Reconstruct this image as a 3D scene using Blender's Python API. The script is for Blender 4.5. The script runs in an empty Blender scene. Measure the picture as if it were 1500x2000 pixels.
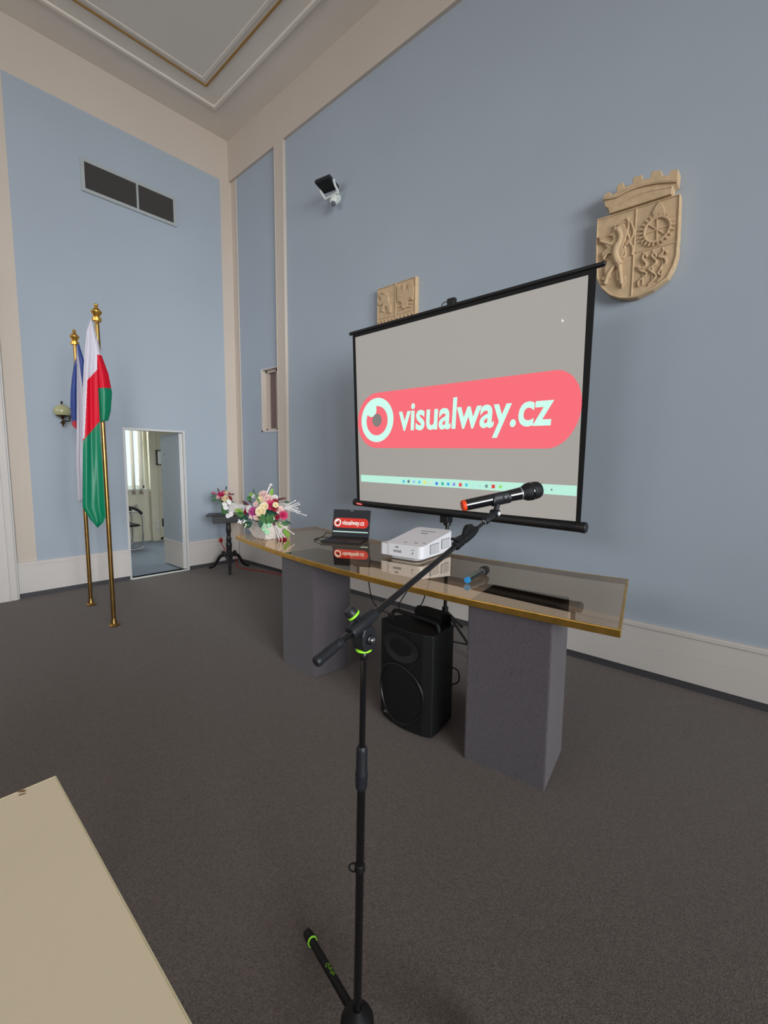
import bpy, bmesh, math, random
from mathutils import Vector, Matrix
from mathutils.geometry import tessellate_polygon

S = bpy.context.scene
COL = S.collection
random.seed(7)

CAM_F = 878.758
CAM_R = [(0.742463, 0.669823, 0.009272), (0.078552, -0.073308, -0.994211), (-0.665266, 0.738893, -0.107045)]
CREST_SHIELD = [(-1.113, 3.111), (-0.633, 3.100), (-0.625, 2.855), (-0.624, 2.743), (-0.638, 2.680), (-0.670, 2.616), (-0.747, 2.570), (-0.833, 2.543), (-0.892, 2.544), (-0.949, 2.560), (-1.008, 2.593), (-1.065, 2.656), (-1.096, 2.724), (-1.106, 2.807), (-1.110, 2.957)]
CREST_CROWN = [(-1.031, 3.110), (-1.035, 3.142), (-1.061, 3.165), (-1.073, 3.236), (-1.042, 3.251), (-1.027, 3.239), (-1.024, 3.221), (-0.991, 3.228), (-0.994, 3.269), (-0.955, 3.275), (-0.946, 3.242), (-0.900, 3.245), (-0.900, 3.281), (-0.849, 3.280), (-0.841, 3.243), (-0.798, 3.242), (-0.794, 3.276), (-0.743, 3.265), (-0.735, 3.231), (-0.699, 3.217), (-0.691, 3.242), (-0.649, 3.231), (-0.651, 3.157), (-0.673, 3.148), (-0.678, 3.104)]
CREST_BAND = [(-1.068, 3.214), (-0.993, 3.201), (-0.912, 3.213), (-0.825, 3.209), (-0.740, 3.193), (-0.648, 3.164)]
CREST_BAND2 = [(-1.037, 3.136), (-0.955, 3.156), (-0.866, 3.164), (-0.780, 3.161), (-0.676, 3.142)]
CREST_LION = [(-0.993, 3.032), (-0.985, 3.013), (-0.967, 3.024), (-0.940, 3.024), (-0.924, 2.986), (-0.917, 2.946), (-0.928, 2.912), (-0.938, 2.881), (-0.928, 2.840), (-0.940, 2.810), (-0.938, 2.761), (-0.939, 2.713), (-0.913, 2.692), (-0.903, 2.656), (-0.929, 2.619), (-0.936, 2.654), (-0.960, 2.675), (-0.968, 2.721), (-0.961, 2.768), (-0.972, 2.790), (-0.995, 2.777), (-1.012, 2.747), (-1.000, 2.705), (-1.028, 2.687), (-1.063, 2.706), (-1.035, 2.723), (-1.042, 2.770), (-1.030, 2.806), (-0.998, 2.831), (-1.024, 2.863), (-1.051, 2.836), (-1.068, 2.875), (-1.031, 2.899), (-1.067, 2.949), (-1.094, 2.982), (-1.077, 2.994), (-1.049, 2.963), (-1.018, 2.929), (-0.995, 2.942), (-1.006, 2.969), (-1.030, 2.972), (-1.000, 2.991)]
CREST_TAIL = [(-0.936, 2.809), (-0.921, 2.833), (-0.930, 2.869), (-0.918, 2.899), (-0.901, 2.918), (-0.918, 2.965), (-0.912, 3.015), (-0.923, 3.054)]
CREST_TAIL2 = [(-0.917, 2.885), (-0.884, 2.931), (-0.882, 2.968), (-0.903, 3.027)]
CREST_TAIL3 = [(-0.905, 2.900), (-0.880, 2.859), (-0.881, 2.812)]
CREST_DIV = [(-0.873, 3.109), (-0.872, 2.838), (-0.870, 2.551)]
CREST_DIV2 = [(-0.863, 2.825), (-0.628, 2.821)]
CREST_RODS = [[(-0.815, 2.814), (-0.808, 2.608)], [(-0.760, 2.810), (-0.755, 2.623)], [(-0.706, 2.810), (-0.702, 2.651)]]
CREST_SNAKES = [[(-0.790, 2.773), (-0.805, 2.800), (-0.817, 2.775), (-0.792, 2.731), (-0.817, 2.714), (-0.840, 2.730), (-0.825, 2.702), (-0.788, 2.674), (-0.813, 2.652), (-0.834, 2.634), (-0.830, 2.604)], [(-0.738, 2.758), (-0.748, 2.784), (-0.765, 2.775), (-0.736, 2.734), (-0.756, 2.712), (-0.777, 2.699), (-0.758, 2.675), (-0.733, 2.646), (-0.755, 2.619), (-0.775, 2.600)], [(-0.680, 2.764), (-0.694, 2.786), (-0.709, 2.773), (-0.723, 2.758), (-0.691, 2.740), (-0.683, 2.710), (-0.705, 2.698), (-0.712, 2.677), (-0.723, 2.657), (-0.701, 2.637), (-0.724, 2.611)]]
CREST_GEAR = (-0.747, 2.927)
CREST_FLAME = (-0.741, 3.036)
PLAQUE = [(-3.167, 3.153), (-2.680, 3.158), (-2.678, 2.825), (-3.164, 2.828), (-2.924, 3.156), (-2.916, 2.841), (-3.159, 2.870), (-2.684, 2.866)]
PLAQUE_LION = [(-3.115, 3.112), (-3.061, 3.114), (-3.040, 3.079), (-3.007, 3.041), (-3.012, 3.004), (-2.974, 2.943), (-2.984, 2.896), (-3.021, 2.892), (-3.016, 2.930), (-3.043, 2.973), (-3.075, 2.942), (-3.069, 2.918), (-3.107, 2.930), (-3.102, 2.955), (-3.081, 3.005), (-3.114, 2.989), (-3.141, 2.995), (-3.136, 3.017), (-3.098, 3.039), (-3.136, 3.086), (-3.131, 3.108), (-3.093, 3.076), (-3.077, 3.087)]
PLAQUE_EAGLE = [(-2.825, 3.120), (-2.804, 3.082), (-2.814, 3.055), (-2.775, 3.061), (-2.761, 3.108), (-2.727, 3.107), (-2.702, 3.058), (-2.705, 2.994), (-2.714, 2.949), (-2.753, 2.976), (-2.772, 2.951), (-2.776, 2.908), (-2.811, 2.893), (-2.846, 2.912), (-2.847, 2.960), (-2.862, 2.971), (-2.892, 2.970), (-2.904, 3.040), (-2.905, 3.107), (-2.885, 3.128), (-2.859, 3.081), (-2.834, 3.060), (-2.839, 3.098)]
SCR_O = (-2.864, 2.793, 2.522)
SCR_U = (0.99967, -0.02548, -0.00216)
SCR_V = (0.00057, -0.06194, 0.99808)
SCR_N = (-0.02557, -0.99775, -0.06191)
SCR_FAB = [(0.000, 0.000), (1.927, -0.000), (1.903, -1.413), (-0.025, -1.413)]
SCR_TOPBAR = [(-0.062, 0.041), (2.005, 0.038)]
SCR_BOT = [(-0.114, -1.414), (1.962, -1.451)]
SCR_BLK = [(-0.031, 0.022), (1.965, 0.020), (1.925, -1.423), (-0.065, -1.406)]
SCR_TASK = [(-0.011, -1.175), (1.901, -1.193), (1.904, -1.257), (-0.014, -1.235)]
SCR_CUR = [(1.789, -0.217)]
SCR_CLIP = [(0.971, 0.069)]
SCR_LABR = [(1.818, -1.434), (1.894, -1.439)]
SCR_LABL = [(-0.066, -1.425), (0.008, -1.429)]
SCR_ICONS = [(0.509, -1.217), (0.562, -1.215), (0.618, -1.216), (0.674, -1.217), (0.728, -1.217), (0.786, -1.217), (0.845, -1.221), (0.901, -1.221), (0.953, -1.221), (1.005, -1.221), (1.062, -1.222), (1.115, -1.221), (1.173, -1.221), (1.223, -1.222), (1.280, -1.223), (1.334, -1.223), (1.389, -1.222), (1.748, -1.225)]
LOGO_H = [(0.238246, 0.014308, 0.967170), (0.000255, 0.235609, -0.723022), (-0.004514, -0.004913, 1.000000)]
FR_LONG_L = [(-0.044, 2.584), (-0.074, 2.491), (-0.096, 2.317), (-0.109, 2.202), (-0.123, 2.028), (-0.141, 1.678), (-0.162, 1.322), (-0.176, 1.073), (-0.156, 1.020), (-0.123, 0.953), (-0.082, 0.891)]
FR_LONG_R = [(-0.037, 2.586), (-0.024, 2.478), (-0.010, 2.337), (-0.016, 2.212), (-0.018, 2.038), (-0.021, 1.683), (-0.016, 1.321), (-0.016, 1.067), (-0.016, 0.978), (-0.035, 0.931), (-0.078, 0.891)]
FR_WR = [(-0.089, 2.105), (-0.030, 2.178)]
FR_RG = [(-0.132, 1.628), (-0.027, 1.767)]
FR_SHORT_L = [(-0.037, 2.586), (-0.018, 2.459), (-0.029, 2.306), (-0.035, 2.127), (-0.033, 2.024), (-0.029, 1.877), (-0.024, 1.768)]
FR_SHORT_R = [(-0.033, 2.586), (-0.002, 2.453), (0.021, 2.316), (0.061, 2.175), (0.080, 2.021), (0.063, 1.867), (0.042, 1.788)]
FR_S1 = [(-0.029, 2.306), (0.022, 2.318)]
FR_S2 = [(-0.032, 2.040), (0.079, 2.063)]
FL_WHITE_L = [(0.011, 2.524), (0.003, 2.324), (-0.015, 1.987), (-0.030, 1.695), (-0.046, 1.449), (-0.052, 1.201), (-0.052, 1.050)]
FL_WHITE_R = [(0.017, 2.525), (0.031, 2.328), (0.038, 1.991), (0.032, 1.698), (0.019, 1.450), (0.010, 1.199), (-0.010, 1.059)]
FL_BLUE_L = [(0.003, 2.419), (-0.021, 2.341), (-0.041, 2.224), (-0.057, 2.104), (-0.066, 1.983), (-0.066, 1.829), (-0.063, 1.781), (-0.036, 1.753)]
FL_BLUE_R = [(0.010, 2.420), (0.012, 2.345), (0.006, 2.229), (-0.001, 2.109), (-0.007, 1.988), (-0.015, 1.832), (-0.018, 1.774), (-0.020, 1.744)]
FL_BR_L = [(0.016, 2.530), (0.018, 2.469), (0.026, 2.375), (0.032, 2.256), (0.039, 2.156)]
FL_BR_R = [(0.034, 2.540), (0.045, 2.482), (0.065, 2.389), (0.058, 2.259), (0.045, 2.137)]
FL_RED = [(-0.064, 1.822), (-0.015, 1.827)]
FR_RW = [(-0.089, 2.105), (-0.133, 1.628)]


# ---------------------------------------------------------------- camera, world, lights, exposure
cam = bpy.data.cameras.new('camera')
cam.sensor_fit = 'HORIZONTAL'; cam.sensor_width = 36.0
cam.lens = CAM_F / 1500 * 36.0
cam.clip_start = 0.02; cam.clip_end = 100
camo = bpy.data.objects.new('camera', cam); COL.objects.link(camo)
right, down, fwd = [Vector(r) for r in CAM_R]
m = Matrix((right, -down, -fwd)).transposed().to_4x4()
m.translation = Vector((0, 0, 1.45))
camo.matrix_world = m
S.camera = camo
S.view_settings.view_transform = 'Standard'
S.view_settings.look = 'None'
S.view_settings.gamma = 1
S.view_settings.use_curve_mapping = False
S.view_settings.exposure = EXPOSURE = 0.0

world = bpy.data.worlds.new('World'); S.world = world; world.use_nodes = True
bg = world.node_tree.nodes['Background']
bg.inputs[0].default_value = (0.80, 0.92, 1.0, 1); bg.inputs[1].default_value = 1.3

XW, YW, ZC = -5.934, 3.431, 5.70        # left wall, screen wall, ceiling
XE, YS = 8.0, -5.6                      # window wall, wall behind the viewer

def area(name, loc, size, direction, energy, color):
    l = bpy.data.lights.new(name, 'AREA'); l.shape = 'RECTANGLE'; l.size, l.size_y = size
    l.energy = energy; l.color = color
    o = bpy.data.objects.new(name, l); COL.objects.link(o); o.location = loc
    o.rotation_euler = Vector(direction).to_track_quat('-Z', 'Y').to_euler()
    return o
WINDOWS = [(-5.3, -3.5), (-3.0, -1.2), (-0.7, 1.1)]       # y ranges in the window wall
for y0, y1 in WINDOWS:
    l = area('window_daylight', (XE - 0.02, (y0+y1)/2, 2.9), (y1-y0-0.1, 3.7), (-1, 0.36, -0.13), 41, (0.92, 0.97, 1.0))
    l.data.spread = math.radians(48)
    l = area('ceiling_fill', (XE - 0.04, (y0+y1)/2, 2.9), (y1-y0-0.1, 3.7), (-1, 0.15, 0.80), 42, (1.0, 0.97, 0.93))  # upward lamp added at the windows to lift the ceiling
    l.data.spread = math.radians(100)
REAR_FILLS = [(-5.5, -3.3), (-2.6, -0.4)]               # openings added behind the viewer for a fill on the back wall (x ranges)
for x0, x1 in REAR_FILLS:
    l = area('rear_fill', ((x0+x1)/2, YS + 0.02, 3.7), (x1-x0-0.1, 2.0), (-0.1, 1, -0.05), 20, (0.98, 0.99, 1.0))  # added fill lamp, no known source behind the viewer
    l.data.spread = math.radians(110)
area('office_daylight', (-8.85, 2.45, 1.75), (1.5, 1.3), (1, 0, -0.25), 42, (0.95, 1.0, 0.98))

# ---------------------------------------------------------------- materials
def lin(c):
    c = c/255
    return c/12.92 if c <= 0.04045 else ((c+0.055)/1.055)**2.4
def rgb(r, g, b): return (lin(r), lin(g), lin(b), 1)

def mat(name, col, rough=0.6, metal=0.0, emit=0.0, noise=None, bump=None, spec=0.5, sheen=0.0, coat=0.0, trans=0.0, emitcol=None):
    """noise=(scale, amount[, detail]) varies the colour; bump=(scale, strength, distance)"""
    m = bpy.data.materials.new(name); m.use_nodes = True
    nt = m.node_tree; p = nt.nodes['Principled BSDF']
    p.inputs['Base Color'].default_value = col
    p.inputs['Roughness'].default_value = rough
    p.inputs['Metallic'].default_value = metal
    p.inputs['Specular IOR Level'].default_value = spec
    p.inputs['Sheen Weight'].default_value = sheen
    p.inputs['Coat Weight'].default_value = coat
    p.inputs['Transmission Weight'].default_value = trans
    if emit:
        p.inputs['Emission Color'].default_value = emitcol or col
        p.inputs['Emission Strength'].default_value = emit
    tc = nt.nodes.new('ShaderNodeTexCoord')
    if noise:
        n = nt.nodes.new('ShaderNodeTexNoise'); n.inputs['Scale'].default_value = noise[0]
        n.inputs['Detail'].default_value = noise[2] if len(noise) > 2 else 4
        nt.links.new(tc.outputs['Object'], n.inputs['Vector'])
        mx = nt.nodes.new('ShaderNodeMix'); mx.data_type = 'RGBA'
        a = noise[1]
        mx.inputs['A'].default_value = tuple(max(0, c*(1-a)) for c in col[:3]) + (1,)
        mx.inputs['B'].default_value = tuple(min(1, c*(1+a)) for c in col[:3]) + (1,)
        rp = nt.nodes.new('ShaderNodeMapRange'); rp.inputs['From Min'].default_value = 0.3; rp.inputs['From Max'].default_value = 0.7
        nt.links.new(n.outputs['Fac'], rp.inputs['Value'])
        nt.links.new(rp.outputs['Result'], mx.inputs['Factor'])
        nt.links.new(mx.outputs['Result'], p.inputs['Base Color'])
    if bump:
        n = nt.nodes.new('ShaderNodeTexNoise'); n.inputs['Scale'].default_value = bump[0]; n.inputs['Detail'].default_value = 3
        nt.links.new(tc.outputs['Object'], n.inputs['Vector'])
        b = nt.nodes.new('ShaderNodeBump'); b.inputs['Strength'].default_value = bump[1]; b.inputs['Distance'].default_value = bump[2]
        nt.links.new(n.outputs['Fac'], b.inputs['Height']); nt.links.new(b.outputs['Normal'], p.inputs['Normal'])
    return m

M = {}
M['blue'] = mat('blue_wall_paint', rgb(171, 180, 191), 0.85, noise=(0.9, 0.025), bump=(60, 0.05, 0.002), spec=0.3)
M['cream'] = mat('cream_wall_paint', rgb(208, 194, 182), 0.8, noise=(1.2, 0.02), bump=(50, 0.05, 0.002), spec=0.3)
M['ceil'] = mat('ceiling_plaster', rgb(232, 223, 212), 0.9, noise=(0.8, 0.03), bump=(40, 0.05, 0.002), spec=0.2)
M['white'] = mat('white_base_paint', rgb(214, 206, 201), 0.5, noise=(2, 0.02), spec=0.4)
M['kick'] = mat('dark_kick_strip', rgb(70, 68, 72), 0.6)
M['floor'] = mat('grey_brown_carpet', rgb(106, 96, 91), 0.98, noise=(170, 0.30, 6), bump=(260, 0.7, 0.004), spec=0.1, sheen=0.15)
M['floor2'] = mat('blue_grey_carpet', rgb(150, 160, 176), 0.98, noise=(90, 0.15, 5), bump=(200, 0.4, 0.003), spec=0.1)
M['ped'] = mat('grey_carpet_cladding', rgb(82, 75, 80), 0.98, noise=(210, 0.30, 6), bump=(240, 0.8, 0.004), spec=0.1, sheen=0.35)
M['gold'] = mat('gilded_line', rgb(170, 130, 70), 0.5, 0.3)
M['brass'] = mat('polished_brass', rgb(222, 176, 88), 0.36, 1.0, noise=(14, 0.16), bump=(30, 0.05, 0.002))
M['brass_old'] = mat('tarnished_brass', rgb(168, 132, 78), 0.30, 1.0, noise=(9, 0.22))
M['bronze'] = mat('dark_bronze', rgb(92, 66, 44), 0.32, 1.0, noise=(20, 0.2))
M['black'] = mat('black_powder_coat', rgb(18, 18, 20), 0.38, noise=(60, 0.1), spec=0.5)
M['black_matte'] = mat('black_matte_plastic', rgb(13, 13, 14), 0.6, bump=(300, 0.15, 0.0008), spec=0.35)
M['black_gloss'] = mat('black_gloss_tube', rgb(14, 14, 17), 0.16, spec=0.6, coat=0.4)
M['grey_plastic'] = mat('dark_grey_plastic', rgb(32, 33, 38), 0.45, bump=(200, 0.1, 0.0006), spec=0.4)
M['lime'] = mat('lime_rubber_ring', rgb(165, 250, 45), 0.5)
M['chrome'] = mat('chrome', rgb(225, 225, 228), 0.08, 1.0)
M['alu'] = mat('grey_aluminium', rgb(165, 168, 170), 0.4, 0.85)
M['stone'] = mat('tan_carved_stone', rgb(204, 176, 142), 0.85, noise=(26, 0.10, 6), bump=(90, 0.25, 0.003), spec=0.2)
M['slat'] = mat('vent_dark', rgb(88, 84, 82), 0.6)
M['void'] = mat('vent_shadow_void', rgb(12, 12, 12), 0.9)
M['vent_frame'] = mat('vent_frame_grey', rgb(172, 176, 176), 0.5, spec=0.4)
M['door_edge'] = mat('white_door_frame', rgb(212, 210, 208), 0.45)
M['shade_brown'] = mat('brown_roller_shade', rgb(134, 112, 108), 0.8, noise=(6, 0.04))
M['wood_black'] = mat('black_stained_wood', rgb(30, 27, 28), 0.35, noise=(30, 0.2), spec=0.5)
M['bounce_absorber'] = mat('unseen_dark_wall', rgb(92, 70, 54), 0.5, noise=(4, 0.2))  # dark tone invented for unseen walls, cuts bounce on floor and pedestals
M['horn'] = mat('speaker_horn_plastic', rgb(30, 30, 32), 0.5)
M['cream_top'] = mat('cream_laminate', rgb(236, 218, 188), 0.5, noise=(3, 0.02), spec=0.4)
M['cream_edge'] = mat('cream_edge_band', rgb(220, 210, 175), 0.5)
M['chip'] = mat('chipped_brown_edge', rgb(140, 100, 62), 0.7)
M['screen'] = mat('projection_fabric', rgb(194, 188, 182), 0.8, bump=(400, 0.05, 0.0004), spec=0.2, emit=0.05, emitcol=(0.95, 0.92, 0.88, 1))  # emission stands in for the projector's faint black-level light
def glow(name, c, s=1.0, base=(0.02, 0.02, 0.02, 1)):
    return mat(name, base, 0.8, emit=s, emitcol=c, spec=0.1)
M['logo_red'] = glow('projected_red', rgb(255, 112, 124), 0.93)
M['logo_mint'] = glow('projected_mint', rgb(205, 255, 238), 1.0)
M['task_mint'] = glow('projected_taskbar', rgb(190, 244, 224), 0.95)
M['logo_pupil'] = glow('projected_grey', rgb(130, 126, 122), 1.0)
M['lcd_black'] = mat('laptop_display_off_black', rgb(20, 21, 26), 0.35, spec=0.2, emit=0.012, emitcol=(0.5, 0.55, 0.7, 1))
M['lcd_red'] = glow('laptop_red', rgb(205, 45, 32), 1.0)
M['lcd_white'] = glow('laptop_white', rgb(238, 238, 232), 1.0)
M['lcd_task'] = glow('laptop_taskbar', rgb(186, 214, 206), 1.0)
M['laptop'] = mat('laptop_dark_shell', rgb(26, 27, 30), 0.4, spec=0.4)
M['keys'] = mat('laptop_keys', rgb(14, 14, 16), 0.55)
M['proj_white'] = mat('white_projector_shell', rgb(222, 222, 228), 0.35, spec=0.4, noise=(5, 0.015))
M['proj_grey'] = mat('projector_grey_grille', rgb(96, 98, 106), 0.5)
M['proj_base'] = mat('projector_grey_base', rgb(176, 176, 182), 0.5)
M['ink'] = mat('dark_grey_print', rgb(62, 62, 70), 0.6)
M['orange'] = mat('orange_cap', rgb(240, 72, 22), 0.45, noise=(400, 0.12))
M['blue_cap'] = mat('blue_cap', rgb(40, 140, 205), 0.35)
M['mic_body'] = mat('mic_black_lacquer', rgb(14, 16, 20), 0.18, spec=0.6, coat=0.5)
M['mic_grille'] = mat('mic_black_mesh', rgb(20, 20, 22), 0.5, 0.3, bump=(900, 0.8, 0.001))
M['white_cloth'] = mat('white_satin', rgb(206, 200, 212), 0.45, sheen=0.3, bump=(12, 0.2, 0.006))
M['red_cloth'] = mat('red_satin', rgb(214, 0, 40), 0.55, bump=(6, 0.15, 0.006), spec=0.3)
M['green_cloth'] = mat('green_satin', rgb(0, 124, 88), 0.38, bump=(6, 0.15, 0.006), spec=0.4)
M['blue_cloth'] = mat('blue_satin', rgb(24, 58, 140), 0.45, sheen=0.2, bump=(12, 0.2, 0.006))
M['red_cloth2'] = mat('crimson_satin', rgb(196, 30, 52), 0.5, sheen=0.2)
M['glass_shade'] = mat('cream_opal_glass', rgb(176, 174, 132), 0.18, spec=0.5, coat=0.4)
M['basket'] = mat('white_woven_basket', rgb(222, 212, 206), 0.6, noise=(40, 0.08))
M['rose_pink'] = mat('dark_pink_petals', rgb(196, 44, 96), 0.6, noise=(60, 0.25))
M['rose_red'] = mat('deep_red_petals', rgb(142, 20, 44), 0.6, noise=(60, 0.25))
M['rose_cream'] = mat('cream_petals', rgb(238, 220, 178), 0.6, noise=(50, 0.08))
M['rose_blush'] = mat('blush_petals', rgb(232, 196, 190), 0.6, noise=(50, 0.1))
M['magenta'] = mat('magenta_petals', rgb(178, 70, 130), 0.6, noise=(120, 0.3))
M['petal_white'] = mat('white_petals', rgb(232, 226, 224), 0.5)
M['leaf'] = mat('green_leaf', rgb(58, 110, 54), 0.5, noise=(30, 0.3))
M['leaf_dark'] = mat('dark_green_leaf', rgb(28, 74, 54), 0.5, noise=(30, 0.3))
M['leaf_lime'] = mat('lime_leaf', rgb(126, 168, 66), 0.5, noise=(30, 0.2))
M['leaf_mint'] = mat('variegated_leaf', rgb(152, 206, 160), 0.5, noise=(80, 0.3))
M['leaf_burg'] = mat('burgundy_leaf', rgb(78, 26, 40), 0.5)
M['vase_green'] = mat('green_glass_vase', rgb(86, 128, 78), 0.1, spec=0.6)
M['red_wire'] = mat('red_cable_sheath', rgb(176, 30, 26), 0.5)
M['cable'] = mat('black_cable', rgb(12, 12, 12), 0.5)
M['outlet'] = mat('white_socket_plastic', rgb(206, 202, 198), 0.4)
M['far_wall'] = mat('warm_white_office_paint', rgb(206, 200, 182), 0.8, noise=(1.5, 0.02))
M['window_white'] = mat('white_window_paint', rgb(222, 226, 222), 0.4)
M['blind'] = mat('grey_blind_fabric', rgb(160, 152, 142), 0.8)
M['paper'] = mat('white_paper', rgb(226, 224, 222), 0.6)
M['tulle'] = mat('white_tulle', rgb(236, 234, 236), 0.8)
def alpha(m, a):
    nt = m.node_tree; p = nt.nodes['Principled BSDF']; p.inputs['Alpha'].default_value = a
alpha(M['tulle'], 0.42)

# bronze tinted table glass: mirror reflection over dark transparency
g = bpy.data.materials.new('bronze_tinted_glass'); g.use_nodes = True; nt = g.node_tree
for n in list(nt.nodes):
    if n.type == 'BSDF_PRINCIPLED': nt.nodes.remove(n)
outn = [n for n in nt.nodes if n.type == 'OUTPUT_MATERIAL'][0]
tr = nt.nodes.new('ShaderNodeBsdfTransparent'); tr.inputs[0].default_value = (0.90, 0.66, 0.48, 1)
gl = nt.nodes.new('ShaderNodeBsdfGlossy'); gl.inputs['Color'].default_value = (1.0, 0.84, 0.67, 1); gl.inputs['Roughness'].default_value = 0.012
fr = nt.nodes.new('ShaderNodeFresnel'); fr.inputs['IOR'].default_value = 2.25
mx = nt.nodes.new('ShaderNodeMixShader')
mr = nt.nodes.new('ShaderNodeMapRange'); mr.inputs['To Min'].default_value = 0.36; mr.inputs['To Max'].default_value = 1.0
nt.links.new(fr.outputs[0], mr.inputs['Value'])
nt.links.new(mr.outputs['Result'], mx.inputs[0]); nt.links.new(tr.outputs[0], mx.inputs[1]); nt.links.new(gl.outputs[0], mx.inputs[2])
nt.links.new(mx.outputs[0], outn.inputs[0])
M['table_glass'] = g
g = bpy.data.materials.new('clear_glass_underside'); g.use_nodes = True; nt = g.node_tree
for n in list(nt.nodes):
    if n.type == 'BSDF_PRINCIPLED': nt.nodes.remove(n)
outn = [n for n in nt.nodes if n.type == 'OUTPUT_MATERIAL'][0]
tr = nt.nodes.new('ShaderNodeBsdfTransparent'); tr.inputs[0].default_value = (0.97, 0.95, 0.92, 1)
nt.links.new(tr.outputs[0], outn.inputs[0]); M['glass_under'] = g
g = bpy.data.materials.new('window_glass'); g.use_nodes = True; nt = g.node_tree
for n in list(nt.nodes):
    if n.type == 'BSDF_PRINCIPLED': nt.nodes.remove(n)
outn = [n for n in nt.nodes if n.type == 'OUTPUT_MATERIAL'][0]
tr = nt.nodes.new('ShaderNodeBsdfTransparent'); tr.inputs[0].default_value = (0.94, 0.97, 0.95, 1)
gl = nt.nodes.new('ShaderNodeBsdfGlossy'); gl.inputs['Roughness'].default_value = 0.02
mx = nt.nodes.new('ShaderNodeMixShader'); mx.inputs[0].default_value = 0.06
nt.links.new(tr.outputs[0], mx.inputs[1]); nt.links.new(gl.outputs[0], mx.inputs[2]); nt.links.new(mx.outputs[0], outn.inputs[0])
M['pane'] = g

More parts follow.
